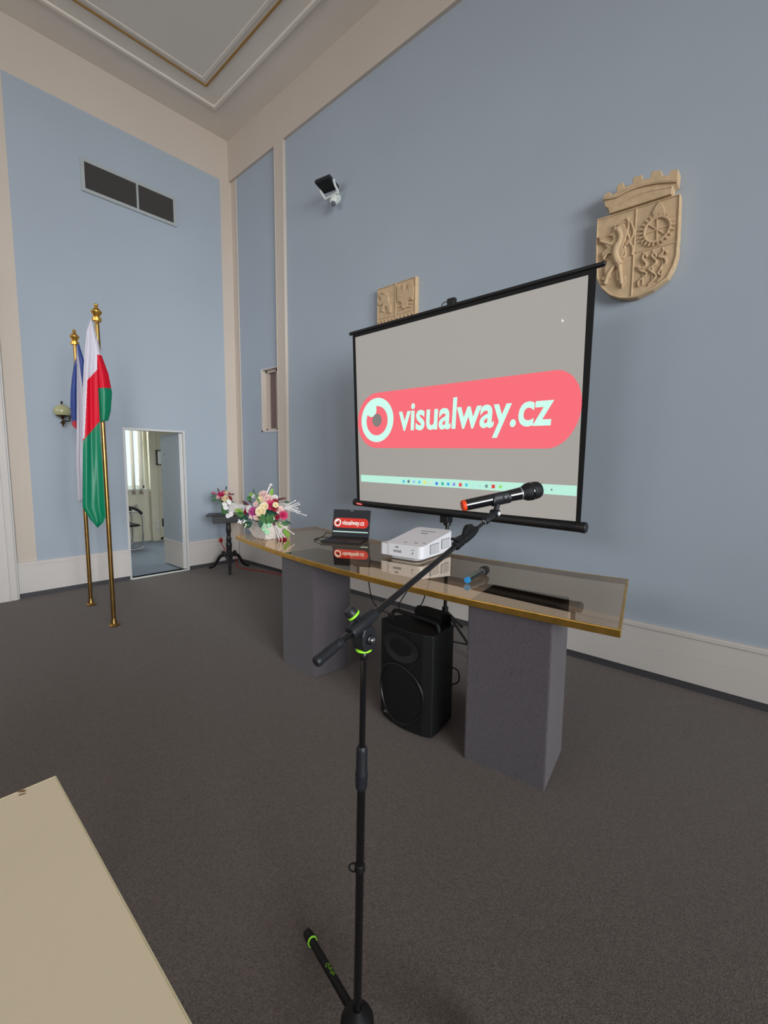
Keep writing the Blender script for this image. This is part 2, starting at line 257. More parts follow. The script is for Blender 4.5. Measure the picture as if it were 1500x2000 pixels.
# ---------------------------------------------------------------- mesh builder
def V(*a): return Vector(a)
class MB:
    def __init__(s): s.v = []; s.f = []; s.mi = []; s.mats = []; s.sm = []
    def _m(s, name):
        if name not in s.mats: s.mats.append(name)
        return s.mats.index(name)
    def add(s, verts, faces, m, smooth=False):
        b = len(s.v); s.v += [Vector(v) for v in verts]; k = s._m(m)
        for f in faces: s.f.append(tuple(b+i for i in f)); s.mi.append(k); s.sm.append(smooth)
        return s
    def box(s, a, b, m, M4=None):
        x0, y0, z0 = a; x1, y1, z1 = b
        vs = [V(x, y, z) for z in (z0, z1) for y in (y0, y1) for x in (x0, x1)]
        if M4: vs = [M4 @ v for v in vs]
        return s.add(vs, [(0,2,3,1),(4,5,7,6),(0,1,5,4),(2,6,7,3),(0,4,6,2),(1,3,7,5)], m)
    def quad(s, a, b, c, d, m): return s.add([a, b, c, d], [(0,1,2,3)], m)
    def lathe(s, prof, origin, axis=(0,0,1), m='black', n=20, ref=None):
        """prof: list of (radius, distance along axis)"""
        ax = Vector(axis).normalized(); o = Vector(origin)
        r = Vector(ref) if ref else (V(1,0,0) if abs(ax.x) < 0.8 else V(0,1,0))
        u = (r - ax*r.dot(ax)).normalized(); w = ax.cross(u)
        vs, fs = [], []
        for (rad, t) in prof:
            for k in range(n):
                a = 2*math.pi*k/n; vs.append(o + ax*t + (u*math.cos(a)+w*math.sin(a))*max(rad, 1e-5))
        for i in range(len(prof)-1):
            for k in range(n):
                k2 = (k+1) % n; fs.append((i*n+k, i*n+k2, (i+1)*n+k2, (i+1)*n+k))
        fs.append(tuple(range(n-1, -1, -1))); fs.append(tuple((len(prof)-1)*n+k for k in range(n)))
        return s.add(vs, fs, m, True)
    def cyl(s, p0, p1, r0, r1=None, m='black', n=16):
        p0, p1 = Vector(p0), Vector(p1); d = p1-p0
        return s.lathe([(r0, 0), (r0 if r1 is None else r1, d.length)], p0, d, m, n)
    def tube(s, pts, r, m, n=8, closed=False, taper=None):
        pts = [Vector(p) for p in pts]; N = len(pts); vs, fs = [], []; prev = None
        for i, p in enumerate(pts):
            if closed: t = pts[(i+1) % N]-pts[i-1]
            else: t = pts[min(i+1, N-1)]-pts[max(i-1, 0)]
            t.normalize()
            if prev is None:
                u = t.orthogonal().normalized()
            else:
                u = (prev - t*prev.dot(t)).normalized()
            prev = u; w = t.cross(u); rr = r*(taper(i/(N-1)) if taper else 1)
            for k in range(n):
                a = 2*math.pi*k/n; vs.append(p+(u*math.cos(a)+w*math.sin(a))*rr)
        for i in range(N if closed else N-1):
            j = (i+1) % N
            for k in range(n):
                k2 = (k+1) % n; fs.append((i*n+k, i*n+k2, j*n+k2, j*n+k))
        if not closed: fs.append(tuple(range(n-1, -1, -1))); fs.append(tuple((N-1)*n+k for k in range(n)))
        return s.add(vs, fs, m, True)
    def sphere(s, c, r, m, n=14, k=8, sc=(1,1,1)):
        c = Vector(c); vs, fs = [], []
        for i in range(k+1):
            th = math.pi*i/k
            for j in range(n):
                a = 2*math.pi*j/n
                vs.append(c+V(sc[0]*r*math.sin(th)*math.cos(a), sc[1]*r*math.sin(th)*math.sin(a), sc[2]*r*math.cos(th)))
        for i in range(k):
            for j in range(n):
                j2 = (j+1) % n; fs.append((i*n+j, (i+1)*n+j, (i+1)*n+j2, i*n+j2))
        return s.add(vs, fs, m, True)
    def prism(s, poly, f0, f1, m):
        """poly: 2-D points; f0/f1 map a 2-D point to the back / front 3-D point"""
        n = len(poly); a = [Vector(f0(p)) for p in poly]; b = [Vector(f1(p)) for p in poly]
        tris = tessellate_polygon([[V(p[0], p[1], 0) for p in poly]])
        fs = [tuple(n+i for i in t) for t in tris] + [tuple(reversed(t)) for t in tris]
        fs += [(i, (i+1) % n, n+(i+1) % n, n+i) for i in range(n)]
        return s.add(a+b, fs, m)
    def build(s, name, parent=None, bevel=0, seg=2, subsurf=0, origin=None):
        me = bpy.data.meshes.new(name)
        off = wloc(parent) if parent else Vector(origin) if origin is not None else None
        if off is None:
            xs = [v.x for v in s.v]; ys = [v.y for v in s.v]; zs = [v.z for v in s.v]
            off = V((min(xs)+max(xs))/2, (min(ys)+max(ys))/2, min(zs))
        me.from_pydata([tuple(v-off) for v in s.v], [], s.f)
        for n in s.mats: me.materials.append(M[n])
        me.polygons.foreach_set('material_index', s.mi); me.polygons.foreach_set('use_smooth', s.sm)
        bm = bmesh.new(); bm.from_mesh(me); bmesh.ops.recalc_face_normals(bm, faces=bm.faces); bm.to_mesh(me); bm.free()
        me.update()
        if any(s.sm):
            try: me.set_sharp_from_angle(angle=math.radians(40))
            except Exception: pass
        o = bpy.data.objects.new(name, me); COL.objects.link(o)
        if parent: o.parent = parent
        else: o.location = off
        if bevel:
            b = o.modifiers.new('bevel', 'BEVEL'); b.width = bevel; b.segments = seg; b.limit_method = 'ANGLE'; b.angle_limit = math.radians(35)
        if subsurf:
            b = o.modifiers.new('sub', 'SUBSURF'); b.levels = subsurf; b.render_levels = subsurf
        return o
def wloc(o):
    r = Vector((0,0,0))
    while o: r += Vector(o.location); o = o.parent
    return r
def tag(o, label=None, cat=None, group=None, kind=None):
    if label: o['label'] = label
    if cat: o['category'] = cat
    if group: o['group'] = group
    if kind: o['kind'] = kind
    return o
def thing(name, loc, label, cat, group=None):
    o = bpy.data.objects.new(name, None); COL.objects.link(o); o.location = loc; o.empty_display_size = 0.1
    return tag(o, label, cat, group)
def struct(o, label=None): o['kind'] = 'structure'; return o
def lerp(a, b, t): return a+(b-a)*t
def crom(pts, n=6):
    pts = [Vector(p) for p in pts]; out = []
    for i in range(len(pts)-1):
        p0 = pts[max(i-1, 0)]; p1 = pts[i]; p2 = pts[i+1]; p3 = pts[min(i+2, len(pts)-1)]
        for k in range(n):
            t = k/n
            out.append(0.5*((2*p1)+(p2-p0)*t+(2*p0-5*p1+4*p2-p3)*t*t+(3*p1-p0-3*p2+p3)*t**3))
    out.append(pts[-1]); return out
def text_mesh(body, bold=0.0):
    cu = bpy.data.curves.new('text', 'FONT'); cu.body = body; cu.offset = bold; cu.resolution_u = 4
    o = bpy.data.objects.new('text', cu); COL.objects.link(o)
    bpy.context.view_layer.update()
    me = bpy.data.meshes.new_from_object(o.evaluated_get(bpy.context.evaluated_depsgraph_get()))
    vs = [Vector(v.co) for v in me.vertices]; fs = [tuple(p.vertices) for p in me.polygons]
    bpy.data.objects.remove(o); bpy.data.curves.remove(cu); bpy.data.meshes.remove(me)
    return vs, fs

# ================================================================ the room
def wall_cells(name, axis, c, us, zs, holes, matfn, thick, back='cream'):
    """axis 'x': plane x=c, u=y; axis 'y': plane y=c, u=x. thick: signed offset of the hidden face."""
    b = MB()
    P = (lambda u, z, o=0: V(c+o, u, z)) if axis == 'x' else (lambda u, z, o=0: V(u, c+o, z))
    inh = lambda u, z: any(h[0] < u < h[1] and h[2] < z < h[3] for h in holes)
    for i in range(len(us)-1):
        for j in range(len(zs)-1):
            u0, u1, z0, z1 = us[i], us[i+1], zs[j], zs[j+1]
            if inh((u0+u1)/2, (z0+z1)/2): continue
            b.quad(P(u0,z0), P(u1,z0), P(u1,z1), P(u0,z1), matfn((u0+u1)/2, (z0+z1)/2))
            b.quad(P(u0,z0,thick), P(u0,z1,thick), P(u1,z1,thick), P(u1,z0,thick), back)
    for (u0, u1, z0, z1) in holes:
        e = [(u0,z0),(u1,z0),(u1,z1),(u0,z1)]
        for k in range(4):
            a, d = e[k], e[(k+1) % 4]
            b.quad(P(*a), P(*d), P(*d, thick), P(*a, thick), 'door_edge' if axis == 'x' and c < 0 else 'cream')
    u0, u1, z0, z1 = us[0], us[-1], zs[0], zs[-1]
    e = [(u0,z0),(u1,z0),(u1,z1),(u0,z1)]
    for k in range(4): b.quad(P(*e[k]), P(*e[(k+1) % 4]), P(*e[(k+1) % 4], thick), P(*e[k], thick), 'cream')
    me_o = b.build(name)
    return struct(me_o)

DY0, DY1, DZ = 1.957, 2.657, 1.828
wall_cells('wall_left', 'x', XW, [YS, 1.035, DY0, DY1, 3.270, YW], [0, 0.37, DZ, 5.175, ZC], [(DY0, DY1, 0, DZ)],
           lambda u, z: 'blue' if 1.035 < u < 3.270 and 0.37 < z < 5.175 else 'cream', -0.14, 'far_wall')
NX0, NX1, NZ0, NZ1 = -5.262, -4.82, 1.872, 2.648
wall_cells('wall_back', 'y', YW, [XW, -5.795, NX0, NX1, -4.70, XE], [0, 0.37, NZ0, NZ1, 5.195, ZC], [(NX0, NX1, NZ0, NZ1)],
           lambda u, z: 'blue' if u > -5.795 and 0.37 < z < 5.195 else 'cream', 0.14)
wall_cells('wall_right', 'x', XE, [YS]+[y for w in WINDOWS for y in w]+[YW], [0, 1.0, 4.8, ZC],
           [(a, b_, 1.0, 4.8) for a, b_ in WINDOWS], lambda u, z: 'cream' if z > 1.0 else 'bounce_absorber', 0.2)
wall_cells('wall_front', 'y', YS, [XW]+[x for w in REAR_FILLS for x in w]+[XE], [0, 2.7, 4.75, ZC], [(a, b_, 2.7, 4.75) for a, b_ in REAR_FILLS], lambda u, z: 'bounce_absorber', -0.14)  # openings here are added only for the rear fill lamps
b = MB()
for i, (y0, y1) in enumerate(WINDOWS):
    w = MB(); X = XE+0.14
    for (a, c) in (((y0, 1.0), (y0+0.06, 4.8)), ((y1-0.06, 1.0), (y1, 4.8)), ((y0, 1.0), (y1, 1.06)), ((y0, 4.74), (y1, 4.8)), (((y0+y1)/2-0.04, 1.0), ((y0+y1)/2+0.04, 4.8)), ((y0, 2.9), (y1, 2.97))):
        w.box((X, a[0], a[1]), (X+0.05, c[0], c[1]), 'window_white')
    w.quad((X+0.025, y0, 1), (X+0.025, y1, 1), (X+0.025, y1, 4.8), (X+0.025, y0, 4.8), 'pane')
    struct(w.build('window_%d' % (i+1)))

for i, (x0, x1) in enumerate(REAR_FILLS):
    w = MB(); Y = YS-0.12
    for (a, c) in (((x0, 2.7), (x0+0.06, 4.75)), ((x1-0.06, 2.7), (x1, 4.75)), ((x0, 2.7), (x1, 2.76)), ((x0, 4.69), (x1, 4.75)), (((x0+x1)/2-0.04, 2.7), ((x0+x1)/2+0.04, 4.75))):
        w.box((a[0], Y, a[1]), (c[0], Y+0.05, c[1]), 'window_white')
    struct(w.build('window_%d' % (i+6)))  # unseen frames, added to go with the rear fill openings

# floor
b = MB(); b.box((XW, YS, -0.12), (XE, YW, 0), 'floor'); struct(b.build('floor'))
b = MB(); b.box((-9.0, 0.6, -0.12), (XW, 4.3, -0.0), 'floor2'); struct(b.build('floor'))
b = MB(); b.box((XW-0.02, DY0, 0.0), (XW+0.018, DY1, 0.012), 'window_white'); struct(b.build('trim_1'))

# ceiling: flat border, raised bead, gilded line, inner field
b = MB()
b.box((XW, YS, ZC), (XE, YW, ZC+0.15), 'ceil')
struct(b.build('ceiling'))
def ring(name, d0, d1, drop, m, bevel=0.0):
    b = MB()
    x0, x1, y0, y1 = XW, XE, YS, YW
    def fr(d, dz): return [V(x0+d, y0+d, ZC-dz), V(x1-d, y0+d, ZC-dz), V(x1-d, y1-d, ZC-dz), V(x0+d, y1-d, ZC-dz)]
    A, B, C_, D = fr(d0, -0.005), fr(d0, drop), fr(d1, drop), fr(d1, -0.005)
    vs = A+B+C_+D; fs = []
    for k in range(4):
        k2 = (k+1) % 4
        for L in range(4): fs.append((L*4+k, L*4+k2, ((L+1) % 4)*4+k2, ((L+1) % 4)*4+k))
    b.add(vs, fs, m)
    return struct(b.build(name, bevel=bevel, seg=2))
ring('trim_2', 0.41, 0.455, 0.022, 'ceil', 0.009)
ring('trim_3', 0.645, 0.662, 0.012, 'gold')
ring('trim_4', 0.70, 0.735, 0.008, 'ceil', 0.003)
# frieze band standing slightly proud above the back wall panels
b = MB(); b.box((XW, YW-0.035, 5.195), (XE, YW, ZC), 'cream'); struct(b.build('trim_5'))

# vertical strips: corner beads and the pilaster strip beside the recess
b = MB()
b.box((-4.868, YW-0.035, 0.37), (-4.706, YW, 5.195), 'cream')
b.box((-4.875, YW-0.040, 0.37), (-4.866, YW, 5.195), 'cream'); b.box((-4.709, YW-0.040, 0.37), (-4.700, YW, 5.195), 'cream')
struct(b.build('trim_6'))
b = MB(); b.box((-5.802, YW-0.012, 0.37), (-5.790, YW, 5.195), 'cream'); struct(b.build('trim_7'))

# tall base boards with dark kick strip below
def base_run(name, segs, axis):
    b = MB()
    for (u0, u1) in segs:
        def bx(o, z0, z1, m, e=0):
            if axis == 'x': b.box((XW, u0-e, z0), (XW+o, u1+e, z1), m)
            else: b.box((u0-e, YW-o, z0), (u1+e, YW, z1), m)
        bx(0.020, 0.052, 0.214, 'white'); bx(0.017, 0.214, 0.219, 'white'); bx(0.020, 0.219, 0.345, 'white')
        bx(0.017, 0.345, 0.350, 'white'); bx(0.030, 0.350, 0.372, 'white'); bx(0.022, 0.372, 0.380, 'white')
        bx(0.012, 0.0, 0.052, 'kick')
    return struct(b.build(name))
base_run('baseboard_left', [(0.858, DY0-0.02), (DY1+0.02, YW-0.03)], 'x')
base_run('baseboard_back', [(XW, XE)], 'y')

# casing at the far left of the left wall
b = MB()
b.box((XW, 0.20, 0), (XW+0.055, 0.845, 3.3), 'white'); b.box((XW, 0.845, 0), (XW+0.04, 0.862, 3.3), 'door_edge')
b.box((XW+0.055, 0.77, 0), (XW+0.062, 0.785, 3.3), 'white')
struct(b.build('trim_8', bevel=0.004))

# concealed door: frame, and leaf swung into the next room
b = MB()
fw = 0.02
b.box((XW-0.14, DY0-fw, 0), (XW+0.006, DY0+0.003, DZ+fw), 'door_edge')
b.box((XW-0.14, DY1-0.003, 0), (XW+0.006, DY1+fw, DZ+fw), 'door_edge')
b.box((XW-0.139, DY0+0.003, DZ-0.003), (XW+0.005, DY1-0.003, DZ+fw-0.001), 'door_edge')
fro = struct(b.build('trim_9'))
d1 = bpy.data.objects.new('door_1', None); COL.objects.link(d1); d1.location = (XW-0.06, DY1-0.01, 0.0); struct(d1)
b = MB(); yl0, yl1 = DY1-0.045, DY1-0.006; xl0, xl1 = XW-0.62, XW-0.03
b.box((xl0, yl0, 0.022), (xl1, yl1, 1.815), 'blue')
b.box((xl0-0.002, yl0-0.004, 0.022), (xl1+0.004, yl0, 0.365), 'white')
b.box((xl1, yl0-0.002, 0.022), (xl1+0.006, yl1, 1.815), 'door_edge')
b.build('leaf', d1)
b = MB(); b.box((xl0-0.004, yl0-0.012, 0.345), (xl1+0.008, yl0, 0.372), 'white'); b.box((xl0, yl0-0.008, 0.20), (xl1, yl0-0.004, 0.205), 'door_edge')
b.build('rail', d1)
b = MB(); b.lathe([(0.006, 0), (0.008, 0.003), (0.004, 0.008)], (XW-0.50, yl0, 1.55), (0, -1, 0), 'kick', 10); b.build('keyhole', d1)

# recess with brown shade in the back wall
wn = bpy.data.objects.new('window_4', None); COL.objects.link(wn); wn.location = ((NX0+NX1)/2, YW+0.07, NZ0); struct(wn)
b = MB(); Y = YW+0.10
b.box((NX0, Y, NZ0), (NX1, Y+0.03, NZ1), 'shade_brown'); b.build('roller_shade', wn)
b = MB()
for (a, c) in (((NX0, NZ0), (NX0+0.03, NZ1)), ((NX1-0.03, NZ0), (NX1, NZ1)), ((NX0, NZ0), (NX1, NZ0+0.025)), ((NX0, NZ1-0.03), (NX1, NZ1)), ((-5.03, NZ0), (-4.985, NZ1))):
    b.box((a[0], Y-0.05, a[1]), (c[0], Y, c[1]), 'cream')
b.build('window_frame', wn)
b = MB(); b.box((NX0-0.03, YW-0.008, NZ0-0.02), (NX0, YW, NZ1+0.02), 'white'); b.box((NX0-0.03, YW-0.008, NZ0-0.025), (NX1, YW, NZ0), 'white'); b.box((NX0-0.03, YW-0.006, NZ1), (NX1, YW, NZ1+0.014), 'white')
b.build('casing', wn)

# ================================================================ the next room, seen through the door
b = MB()
XF1, XF2 = -8.70, -8.60
wy0, wy1, wz0, wz1 = 1.55, 3.17, 0.96, 2.25
for (y0, y1, z0, z1) in ((0.6, wy0, 0, 2.6), (wy0, wy1, 0, wz0), (wy0, wy1, wz1, 2.6), (wy1, 3.226, 0, 2.6)):
    b.box((XF1-0.12, y0, z0), (XF1, y1, z1), 'far_wall')
b.box((XF1-0.12, 3.226, 0), (XF2, 4.3, 2.6), 'far_wall')
b.box((XF1, 0.6, 0.0), (XF1+0.015, 3.226, 0.14), 'far_wall'); b.box((XF2, 3.226, 0), (XF2+0.012, 4.3, 0.05), 'far_wall')
struct(b.build('wall_far'))
b = MB(); b.box((-8.82, 0.48, 0), (XW-0.141, 0.6, 2.6), 'far_wall'); struct(b.build('wall_south'))
b = MB(); b.box((-8.82, 4.3, 0), (XW-0.14, 4.42, 2.6), 'far_wall'); struct(b.build('wall_north'))
b = MB(); b.box((-8.82, 0.48, 2.6), (XW-0.14, 4.42, 2.7), 'ceil'); struct(b.build('ceiling'))
w5 = bpy.data.objects.new('window_5', None); COL.objects.link(w5); w5.location = (XF1-0.06, (wy0+wy1)/2, wz0); struct(w5)
b = MB(); X0, X1 = XF1-0.10, XF1-0.05
for (a, c) in (((wy0, wz0), (wy0+0.05, wz1)), ((wy1-0.07, wz0), (wy1, wz1)), ((wy0, wz0), (wy1, wz0+0.06)), ((wy0, wz1-0.05), (wy1, wz1)), ((2.30, wz0), (2.38, wz1))):
    b.box((X0, a[0], a[1]), (X1, c[0], c[1]), 'window_white')
b.build('window_frame', w5)
b = MB(); b.box((X0+0.02, wy0+0.05, wz0+0.06), (X0+0.026, wy1-0.07, wz1-0.05), 'pane'); b.build('pane', w5)
b = MB(); b.box((XF1-0.10, wy0, wz0-0.02), (XF1+0.06, wy1+0.01, wz0+0.006), 'window_white'); b.build('window_sill', w5)
for zz in (1.12, 1.75):
    b = MB(); b.cyl((X1, wy1-0.075, zz-0.04), (X1, wy1-0.075, zz+0.04), 0.012, None, 'brass_old', 10); b.build('hinge', w5)
# door in the far wall
d2 = bpy.data.objects.new('door_2', None); COL.objects.link(d2); d2.location = (XF2+0.01, 3.75, 0); struct(d2)
b = MB(); b.box((XF2, 3.36, 0.01), (XF2+0.012, 4.16, 2.02), 'far_wall'); b.build('leaf', d2)
b = MB(); b.cyl((XF2+0.012, 3.455, 0.85), (XF2+0.05, 3.455, 0.85), 0.008, None, 'chrome', 10); b.cyl((XF2+0.045, 3.46, 0.85), (XF2+0.045, 3.375, 0.85), 0.008, None, 'chrome', 10)
b.lathe([(0.022, 0), (0.022, 0.004)], (XF2+0.012, 3.455, 0.85), (1, 0, 0), 'chrome', 14); b.build('door_handle', d2)

# vertical blind
bl = thing('vertical_blind', (XF1+0.07, 2.5, 0.86), 'grey fabric vertical blind hanging before the office window beyond the small door', 'blind')
b = MB(); b.box((XF1+0.04, wy0, 2.3), (XF1+0.10, wy1+0.05, 2.34), 'window_white'); b.build('headrail', bl)
for k in range(13):
    yy = 3.075-0.125*k
    b = MB(); a = math.radians(16); dx, dy = math.cos(a)*0.045, math.sin(a)*0.045
    p = [(XF1+0.07-dx, yy-dy), (XF1+0.07+dx, yy+dy)]
    b.box((-0.05, -0.0012, 0.87), (0.05, 0.0012, 2.3), 'blind', Matrix.Translation((XF1+0.075, yy, 0)) @ Matrix.Rotation(a, 4, 'Z'))
    b.box((-0.052, -0.004, 0.865), (0.052, 0.004, 0.885), 'blind', Matrix.Translation((XF1+0.075, yy, 0)) @ Matrix.Rotation(a, 4, 'Z'))
    b.build('slat', bl)

# framed picture on the far wall
t = thing('picture_frame', (XF2, 3.42, 1.38), 'small black picture frame with white mount, on far wall above door handle level', 'picture')
b = MB(); y0, y1, z0, z1 = 3.335, 3.53, 1.385, 1.655
for (a, c) in (((y0, z0), (y0+0.022, z1)), ((y1-0.022, z0), (y1, z1)), ((y0, z0), (y1, z0+0.018)), ((y0, z1-0.018), (y1, z1))):
    b.box((XF2+0.012, a[0], a[1]), (XF2+0.035, c[0], c[1]), 'black')
b.build('frame', t)
b = MB(); b.box((XF2+0.012, y0+0.01, z0+0.01), (XF2+0.022, y1-0.01, z1-0.01), 'paper'); b.build('mount', t)
# switches / sockets low on the far wall
t = thing('wall_socket', (XF2, 3.30, 0.26), 'white double wall socket low on far office wall', 'socket')
for zz in (0.33, 0.235):
    b = MB(); b.box((XF2, 3.27, zz-0.035), (XF2+0.012, 3.35, zz+0.035), 'outlet'); b.lathe([(0.026, 0), (0.026, 0.006), (0.020, 0.007)], (XF2+0.012, 3.31, zz), (1,0,0), 'outlet', 16); b.build('socket_plate', t, bevel=0.004)
b = MB(); b.box((XF2, 3.395, 0.25), (XF2+0.03, 3.47, 0.40), 'black_matte'); tag(b.build('switch_box', bevel=0.006), 'black rectangular box low on far office wall, right of white sockets', 'box')

# office chair (chrome cantilever)
ch = thing('cantilever_chair', (-8.0, 2.45, 0), 'chrome cantilever chair with black armrests, inside the office past the small door', 'chair')
def chrome_side(x):
    pts = [(x, 2.20, 0.015), (x, 2.68, 0.015), (x, 2.765, 0.03), (x, 2.79, 0.09), (x, 2.80, 0.40), (x, 2.80, 0.52), (x, 2.775, 0.585), (x, 2.72, 0.63), (x, 2.30, 0.66)]
    b = MB(); b.tube(crom(pts, 5), 0.0125, 'chrome', 10); return b
xa, xb = -8.33, -7.86
for x in (xa, xb): chrome_side(x).build('side_frame', ch)
b = MB(); b.cyl((xa, 2.20, 0.015), (xb, 2.20, 0.015), 0.0125, None, 'chrome'); b.build('floor_bar', ch)
b = MB(); b.cyl((xa, 2.78, 0.40), (xb, 2.78, 0.40), 0.010, None, 'chrome'); b.build('cross_bar', ch)
b = MB(); b.box((xa+0.02, 2.30, 0.385), (xb-0.02, 2.76, 0.425), 'black_matte'); b.build('seat', ch, bevel=0.015)
b = MB(); b.box((xa+0.03, 2.26, 0.48), (xb-0.03, 2.30, 0.90), 'black_matte'); b.build('backrest', ch, bevel=0.015)
for x in (xa, xb):
    b = MB(); b.tube(crom([(x, 2.32, 0.70), (x, 2.55, 0.715), (x, 2.68, 0.69), (x, 2.76, 0.63), (x, 2.79, 0.59)], 5), 0.024, 'black', 8); b.build('armrest', ch)
# thermostat knob on far wall
b = MB(); b.lathe([(0.02, 0), (0.026, 0.01), (0.024, 0.05), (0.018, 0.06)], (XF1, 3.02, 0.66), (1, 0, 0), 'outlet', 14); b.cyl((XF1+0.03, 2.96, 0.66), (XF1+0.03, 3.02, 0.66), 0.012, None, 'alu')
tag(b.build('radiator_valve'), 'white radiator valve on office wall behind the chrome chair', 'valve')

# ================================================================ on the walls
# ventilation grille on the left wall
vt = thing('ventilation_grille', (XW, 2.16, 4.35), 'wide grey framed ventilation grille with dark slats, high on left wall', 'vent')
y0, y1, z0, z1 = 1.655, 2.67, 4.35, 4.69
b = MB(); fwd_ = 0.035
for (a, c) in (((y0, z0), (y0+fwd_, z1)), ((y1-fwd_, z0), (y1, z1)), ((y0+fwd_, z0), (y1-fwd_, z0+fwd_)), ((y0+fwd_, z1-fwd_), (y1-fwd_, z1)), (((y0+y1)/2+0.05, z0+fwd_), ((y0+y1)/2+0.07, z1-fwd_))):
    b.box((XW, a[0], a[1]), (XW+0.022, c[0], c[1]), 'vent_frame')
b.build('frame', vt)
b = MB(); b.box((XW, y0+0.02, z0+0.02), (XW+0.003, y1-0.02, z1-0.02), 'void'); b.build('backing', vt)
nsl = 15
for k in range(nsl):
    zz = z0+0.042+(z1-z0-0.08)*k/(nsl-1)
    b = MB(); b.box((-0.008, y0+0.03, -0.0018), (0.008, y1-0.03, 0.0018), 'slat', Matrix.Translation((XW+0.011, 0, zz)) @ Matrix.Rotation(math.radians(-35), 4, 'Y')); b.build('slat', vt)

# sconce
sc = thing('wall_sconce', (XW, 1.42, 1.81), 'bronze wall sconce with cream glass bowl shade, left of the flags', 'lamp')
sx, sy = XW+0.14, 1.318
b = MB(); b.lathe([(0.050, 0), (0.066, 0.006), (0.078, 0.030), (0.080, 0.052), (0.072, 0.080), (0.050, 0.104), (0.022, 0.116)], (sx, sy, 1.923), (0,0,1), 'glass_shade', 28); b.build('glass_bowl', sc)
b = MB(); b.lathe([(0.004, 0), (0.014, 0.01), (0.022, 0.020), (0.060, 0.036), (0.056, 0.043), (0.02, 0.042)], (sx, sy, 1.886), (0,0,1), 'bronze', 24); b.build('saucer', sc)
b = MB(); b.lathe([(0.014, 0), (0.006, 0.006), (0.005, 0.012), (0.009, 0.018), (0.012, 0.026), (0.008, 0.034), (0.004, 0.038)], (sx, sy, 2.037), (0,0,1), 'bronze', 16); b.build('top_finial', sc)
b = MB(); b.lathe([(0.005, 0), (0.011, 0.004), (0.010, 0.014), (0.006, 0.022), (0.024, 0.034), (0.025, 0.042), (0.010, 0.052), (0.007, 0.074)], (sx, sy, 1.812), (0,0,1), 'bronze', 18); b.build('lower_finial', sc)
b = MB(); b.tube(crom([(sx, sy, 1.872), (sx-0.02, sy+0.06, 1.872), (XW+0.06, 1.40, 1.90), (XW+0.015, 1.435, 1.965)], 8), 0.007, 'bronze', 10); b.build('arm', sc)
b = MB(); b.lathe([(0.04, 0), (0.04, 0.008), (0.022, 0.018), (0.01, 0.022)], (XW, 1.437, 1.985), (1,0,0), 'bronze', 22); b.build('wall_plate', sc)

# floodlight
fl = thing('wall_floodlight', (-3.78, YW-0.1, 4.10), 'small wall floodlight, dark square face, white bracket and white sensor head', 'lamp')
T = Matrix.Translation((-3.785, YW-0.155, 4.30)) @ Matrix.Rotation(math.radians(-14), 4, 'X') @ Matrix.Rotation(math.radians(8), 4, 'Z')
b = MB(); b.box((-0.100, -0.080, -0.015), (0.100, 0.080, 0.022), 'grey_plastic', T); b.build('housing', fl, bevel=0.008)
b = MB(); b.box((-0.085, -0.066, -0.017), (0.085, 0.066, -0.013), 'void', T); b.build('lens', fl)
for sxx in (-0.108, 0.108):
    b = MB(); b.tube([(-3.785+sxx, YW-0.16, 4.31), (-3.785+sxx*0.98, YW-0.14, 4.27), (-3.785+sxx*0.92, YW-0.09, 4.225)], 0.012, 'window_white', 8); b.build('bracket_arm', fl)
b = MB(); b.box((-3.884, YW-0.10, 4.208), (-3.686, YW-0.07, 4.232), 'window_white'); b.build('bracket_bar', fl, bevel=0.005)
b = MB(); b.cyl((-3.785, YW, 4.22), (-3.785, YW-0.07, 4.215), 0.045, 0.04, 'window_white', 20); b.build('mount', fl)
b = MB(); b.lathe([(0.028, 0), (0.044, 0.015), (0.048, 0.05), (0.043, 0.085), (0.032, 0.10)], (-3.765, YW-0.06, 4.215), (0.22, -0.42, -0.88), 'window_white', 8); b.build('sensor_head', fl, bevel=0.004)
b = MB(); b.sphere((-3.742, YW-0.104, 4.124), 0.026, 'proj_grey', 14, 8); b.build('sensor_lens', fl)

# city crest
def crest_relief(b, pts, y0, y1, m='stone'):
    b.prism(pts, lambda p: V(p[0], y0, p[1]), lambda p: V(p[0], y1, p[1]), m)
def c_tube(b, pts, y, r, sub=4, sc=0.8, n=6):
    b.tube(crom([(p[0], y, p[1]) for p in pts], sub), r, 'stone', n)
cr = thing('city_crest', (-0.87, YW, 2.53), 'tan stone shield coat of arms with battlement crown, right of projection screen', 'coat of arms')
Yf = 3.37
b = MB(); crest_relief(b, CREST_SHIELD, YW, Yf)
b.build('shield', cr, bevel=0.004)
b = MB()
sh = [V(p[0], Yf, p[1]) for p in CREST_SHIELD]
cen = sum(sh, V(0,0,0))/len(sh)
ins = [v+(cen-v).normalized()*0.007 for v in sh]
b.tube(ins, 0.007, 'stone', 8, closed=True); b.build('rim', cr)
b = MB(); crest_relief(b, CREST_CROWN, YW, 3.345); b.build('crown', cr, bevel=0.004)
b = MB(); c_tube(b, CREST_BAND, 3.342, 0.012, 5); c_tube(b, CREST_BAND2, 3.347, 0.006, 5)
b.build('crown_moulding', cr)
b = MB(); c_tube(b, CREST_DIV, Yf, 0.006, 1); c_tube(b, CREST_DIV2, Yf, 0.006, 1); b.build('dividers', cr)
b = MB(); crest_relief(b, CREST_LION, Yf+0.005, Yf-0.016)
for t_ in (CREST_TAIL, CREST_TAIL2, CREST_TAIL3): c_tube(b, t_, Yf-0.003, 0.008)
xs = [p[0] for p in CREST_LION]; zs = [p[1] for p in CREST_LION]
lx = lambda f: lerp(min(xs), max(xs), f); lz = lambda f: lerp(min(zs), max(zs), f)
